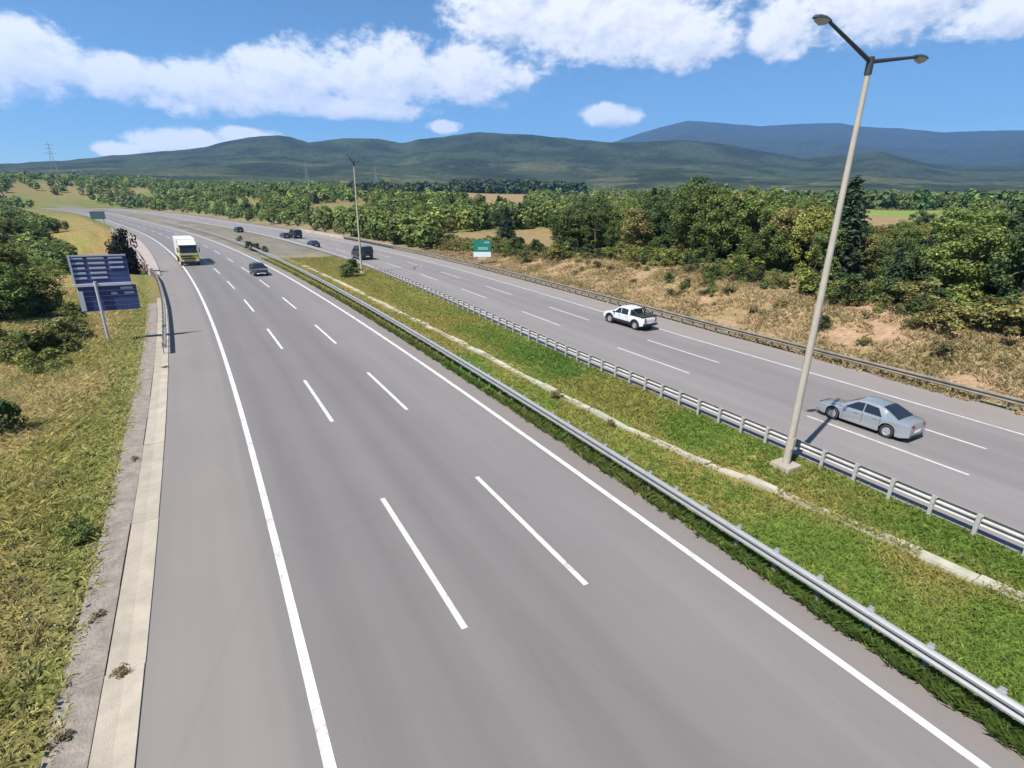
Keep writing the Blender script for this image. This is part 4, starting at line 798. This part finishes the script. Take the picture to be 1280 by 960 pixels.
# grass ------------------------------------------------------------------
def tufts(name, label, pts, h, lean, cols, blades=4, wd=0.03):
    n = len(pts); P = np.repeat(pts, blades, 0); H = np.repeat(h, blades)*rng.uniform(.55, 1.15, n*blades); C = np.repeat(cols, blades, 0)*np.exp(rng.normal(0, .18, (n*blades, 1)))
    a = rng.uniform(0, 6.28, n*blades); off = rng.normal(0, .05, (n*blades, 2)); b = rng.uniform(0, 6.28, n*blades); wv = wd*rng.uniform(.6, 1.4, n*blades)
    base = P.copy(); base[:, :2] += off; sd_ = np.stack([np.cos(b)*wv, np.sin(b)*wv, 0*b], 1); ln = np.stack([np.cos(a)*lean*H, np.sin(a)*lean*H, H], 1)
    V = np.stack([base-sd_, base+sd_, base+ln*.6+sd_*.7, base+ln*np.array([1.5, 1.5, 1])], 1).reshape(-1, 3); F = np.arange(len(V)).reshape(-1, 4)
    o = link(bpy.data.objects.new(name, np_mesh(name, V, F, M['grass'], col=np.repeat(np.clip(C, .004, .6), 4, 0)))); tag(o, label, 'grass', kind='stuff'); return o
def sd_points(n, S0, S1, Dlo, Dhi, near=1.0):
    S = S0+(S1-S0)*rng.random(n)**near; lo_ = np.array([Dlo(s) for s in S]) if callable(Dlo) else Dlo; hi = np.array([Dhi(s) for s in S]) if callable(Dhi) else Dhi
    D = lo_+(hi-lo_)*rng.random(n); x = D+centre(S); return S, D, np.stack([x, S, zterrain(x, S)-.01], 1)
mixc = lambda a, b, t: np.array(a)*(1-t)+np.array(b)*t
S, D, P = sd_points(32000, 7, 75, -17, -3.75, 1.7); kp = D < -4.18+.42*fbm(S/.8, S*0+6, 4)-.12*rng.random(len(D)); S, D, P = S[kp], D[kp], P[kp]; P[:, 2] += .06*(D > -4.17)
mid = fbm(P[:, 0]/6, P[:, 1]/6, 3)[:, None]; f2 = fbm(P[:, 0]/1.4+3, P[:, 1]/1.4, 3)[:, None]; edge = sstep(3.0, .5, -4.1-D+0)[:, None]
c = mixc((.42, .375, .135), (.51, .42, .20), sstep(.40, .62, mid)); c = mixc(c, (.32, .325, .10), np.clip(edge*.5+sstep(.52, .7, f2)*.6, 0, 1))
tufts('verge_grass', 'rough green and yellowing grass on the verge beside the drain channel', P, (.10+.22*f2[:, 0]+.12*rng.random(len(P)))*(1-.45*edge[:, 0]), .9, c, 4, .020)
S, D, P = sd_points(5000, 7, 60, -14, -4.2, 1.6); f3 = fbm(P[:, 0]/1.6+5, P[:, 1]/1.6+9, 3); kp = f3 > .60; P = P[kp]; P[:, 2] += rng.uniform(.1, .38, len(P))
Vw, Fw, Tw = cards(P, rng.normal(0, .4, P.shape)+np.array([-.3, 0, 1]), .035, .03, leaf_tint(len(P), (.40, .37, .22), .2, .1)); ow = link(bpy.data.objects.new('wild_flowers', np_mesh('wild_flowers', Vw, Fw, M['leaf'], col=Tw))); tag(ow, 'tiny pale flower heads scattered over the verge grass', 'flowers', kind='stuff')
S, D, P = sd_points(2600, 8, 75, -17, -4.7, 1.5); f3 = fbm(P[:, 0]/3+8, P[:, 1]/3+1, 3); P = P[f3 > .46]
tufts('dry_stems', 'tall dry straw stems standing above the verge grass', P, .30+.4*rng.random(len(P)), .25, np.array([.42, .34, .17])*np.ones((len(P), 1)), 3, .010)
# broad leaved weeds in the verge
S, D, P = sd_points(9000, 7, 60, -13, -4.15, 1.6); f3 = fbm(P[:, 0]/.9+7, P[:, 1]/.9+2, 3); kp = f3 > .52-.12*(D > -6.5); P = P[kp]
P[:, 2] += rng.uniform(.04, .34, len(P)); Vw, Fw, Tw = cards(P, rng.normal(0, .5, P.shape)+np.array([-.2, 0, 1]), .085, .05, leaf_tint(len(P), (.20, .215, .062), .25, .12)); ow = link(bpy.data.objects.new('verge_weeds', np_mesh('verge_weeds', Vw, Fw, M['leaf'], col=Tw))); tag(ow, 'broad leaved weeds tangled in the verge grass beside the drain', 'weeds', kind='stuff')
S, D, P = sd_points(46000, 1, 105, lambda s: 12.78+.004*s, lambda s: 21.15+float(shift(s)), 1.8)
kp = D > 12.98-.25*fbm(S/.7, S*0+1, 3); S, D, P = S[kp], D[kp], P[kp]; P[:, 2] = np.where(D < 12.95, .0, P[:, 2])
gd = np.abs(D-np.array([GUT(s) for s in S])); kp = gd > .42-.55*sstep(.5, .68, fbm(S/1.7, S*0+4, 3))+.12*rng.random(len(D)); S, D, P = S[kp], D[kp], P[kp]
mid = fbm(P[:, 0]/5+2, P[:, 1]/5, 3)[:, None]; t = np.clip(sstep(.42, .64, mid)*.8+sstep(22, 60, S)[:, None]*.5+sstep(1.2, .2, gd[kp])[:, None]*.5, 0, 1)
c = mixc((.125, .195, .034), (.30, .265, .08), t); c = mixc(c, (.07, .17, .03), (sstep(24, 27, S)*sstep(36, 32, S)*sstep(18.2, 19, D)*.8)[:, None]); c = mixc(c, (.06, .10, .02), (sstep(13.9, 13.2, D)*.8)[:, None])  # last mix: shade under the near rail put into the grass colour
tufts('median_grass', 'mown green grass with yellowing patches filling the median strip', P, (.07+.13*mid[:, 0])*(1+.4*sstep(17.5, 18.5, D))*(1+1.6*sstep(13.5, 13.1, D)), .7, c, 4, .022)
S, D, P = sd_points(34000, 6, 110, lambda s: float(verge(s))-.9, lambda s: front(s)+4, 1.3); f3 = fbm(P[:, 0]/2.2+1, P[:, 1]/2.2, 3)[:, None]; kp = (f3[:, 0] > .36); P, f3 = P[kp], f3[kp]
tufts('bank_grass', 'sparse straw coloured dry grass on the earth bank', P, .14+.26*rng.random(len(P)), .6, mixc((.42, .32, .18), (.28, .23, .11), sstep(.45, .65, f3)), 5, .035)

def stones(name, label, P, r, col):
    n = len(P); o8 = np.array([(1, 0, 0), (-1, 0, 0), (0, 1, 0), (0, -1, 0), (0, 0, 1), (0, 0, -1)], float); f8 = np.array([(0, 2, 4), (2, 1, 4), (1, 3, 4), (3, 0, 4), (2, 0, 5), (1, 2, 5), (3, 1, 5), (0, 3, 5)])
    V = (P[:, None, :]+o8[None]*(r*rng.uniform(.5, 1.5, (n, 6)))[:, :, None]*np.array([1, 1, .7])).reshape(-1, 3); F = (np.arange(n)[:, None, None]*6+f8[None]).reshape(-1, 3)
    o = link(bpy.data.objects.new(name, np_mesh(name, V, F, M['stone'], col=np.repeat(np.clip(np.array(col)*np.exp(rng.normal(0, .25, (n, 1))), 0, .6), 6, 0)))); tag(o, label, 'stones', kind='stuff')
M['stone'] = pmat('stone', (1, 1, 1), .95, tint=True)
S, D, P = sd_points(2600, 7, 60, -4.5, -3.85, 1.6); kp = D > -4.3+.3*fbm(S/.9+4, S*0+2, 3)-.15; P = P[kp]; P[:, 2] = np.maximum(P[:, 2], .045); stones('edge_gravel', 'loose gravel and soil crumbs along the grey strip edge of the verge', P, rng.uniform(.012, .04, len(P))[:, None], (.17, .15, .125))
S, D, P = sd_points(3200, 6, 100, lambda s: 36.95+float(shift(s)), lambda s: front(s)+2, 1.3); stones('bank_stones', 'small pale stones and clods lying over the dry bank', P, rng.uniform(.03, .13, len(P))[:, None], (.25, .19, .13))
# ------------------------------------------------------------------ far masts and houses
def pylon(x, y, h, label):
    z = float(zterrain(x, y)); r = empty('power_pylon', (x, y, z)); tag(r, label, 'pylon'); b = h*.09
    for i, j in ((-1, -1), (1, -1), (1, 1), (-1, 1)): MB().tube([(i*b, j*b, -1), (i*b*.25, j*b*.25, h*.7), (0, 0, h)], [.14, .11, .08], 4).build('leg', M['galv_dull'], r)
    mb = MB()
    for k in range(7):
        z0, z1 = h*.1*k, h*.1*(k+1); w0, w1 = b*(1-.75*z0/(h*.7)), b*(1-.75*z1/(h*.7))
        for (i, j), (i2, j2) in (((-1, -1), (1, -1)), ((1, -1), (1, 1)), ((1, 1), (-1, 1)), ((-1, 1), (-1, -1))): mb.tube([(i*w0, j*w0, z0), (i2*w1, j2*w1, z1)], .05, 3)
    o = mb.build('lattice_bracing', M['galv_dull'], r); tag(o, kind='stuff')
    for zz in (.7, .82, .92): MB().box((0, 0, h*zz), (h*.3*(1.3-zz*.6), .35, .35)).build('cross_arm', M['galv_dull'], r)
for az, R, h, lab in ((-9.7, 900, 44, 'tall lattice power pylon rising above the hill line farthest along the road'), (9.2, 900, 34, 'small lattice pylon on the hillside before the farther lamp post'), (15.6, 760, 30, 'small lattice pylon just past the farther lamp post')):
    pylon(R*math.sin(math.radians(az)), R*math.cos(math.radians(az)), h, lab)
for az, R, sc in ((12.6, 1150, 1.4), (20.5, 1180, 1.2), (55.0, 1300, 1.0), (63.6, 1280, .9)):
    x, y = R*math.sin(math.radians(az)), R*math.cos(math.radians(az)); r = empty('house', (x, y, float(zterrain(x, y))-.5), rng.uniform(0, 3), sc); tag(r, 'tiny pale house far off among trees at the foot of the hills', 'house', 'far houses at the foot of the hills')
    MB().box((0, 0, 3), (11, 8, 7)).build('wall', M['house_wall'], r); MB().loft([[(-6, -4.8, 6.4), (-6, 4.8, 6.4), (-6, 0, 9.2)], [(6, -4.8, 6.4), (6, 4.8, 6.4), (6, 0, 9.2)]], close=True).build('roof', M['house_roof'], r)
    for wx in (-3.2, 0, 3.2): MB().box((wx, -4.03, 3.2), (1.3, .1, 1.5)).build('window', M['glass'], r)

# ------------------------------------------------------------------ the air
hz = MB().box((0, 0, 650), (19400, 19400, 1340)).build('haze', M['ground']); tag(hz, 'thin blue summer haze over the valley', 'haze', kind='stuff')
hm = bpy.data.materials.new('haze_air'); hm.use_nodes = True; t = hm.node_tree; t.nodes.clear(); pv = N(t, 'ShaderNodeVolumePrincipled'); pv.inputs['Color'].default_value = (0.20, 0.48, 1.0, 1); pv.inputs['Density'].default_value = 8.0e-5; pv.inputs['Anisotropy'].default_value = 0.2
ou = N(t, 'ShaderNodeOutputMaterial'); t.links.new(pv.outputs[0], ou.inputs['Volume']); hz.data.materials.clear(); hz.data.materials.append(hm)
# ------------------------------------------------------------------ look-alikes told apart by their distance from the bridge
by = {}
for o in SC.objects:
    if o.parent is None and o.get('label') and o.get('group'): by.setdefault(o['label'], []).append(o)
for lab, os_ in by.items():
    if len(os_) < 2 or len(lab.split()) > 15: continue
    os_.sort(key=lambda o: math.hypot(o.location.x, o.location.y))
    for i, o in enumerate(os_): o['label'] = ('nearer ' if i == 0 else 'farther ')+lab if len(os_) == 2 else (('nearest ' if i == 0 else ('farthest ' if i == len(os_)-1 else 'middle '))+lab)
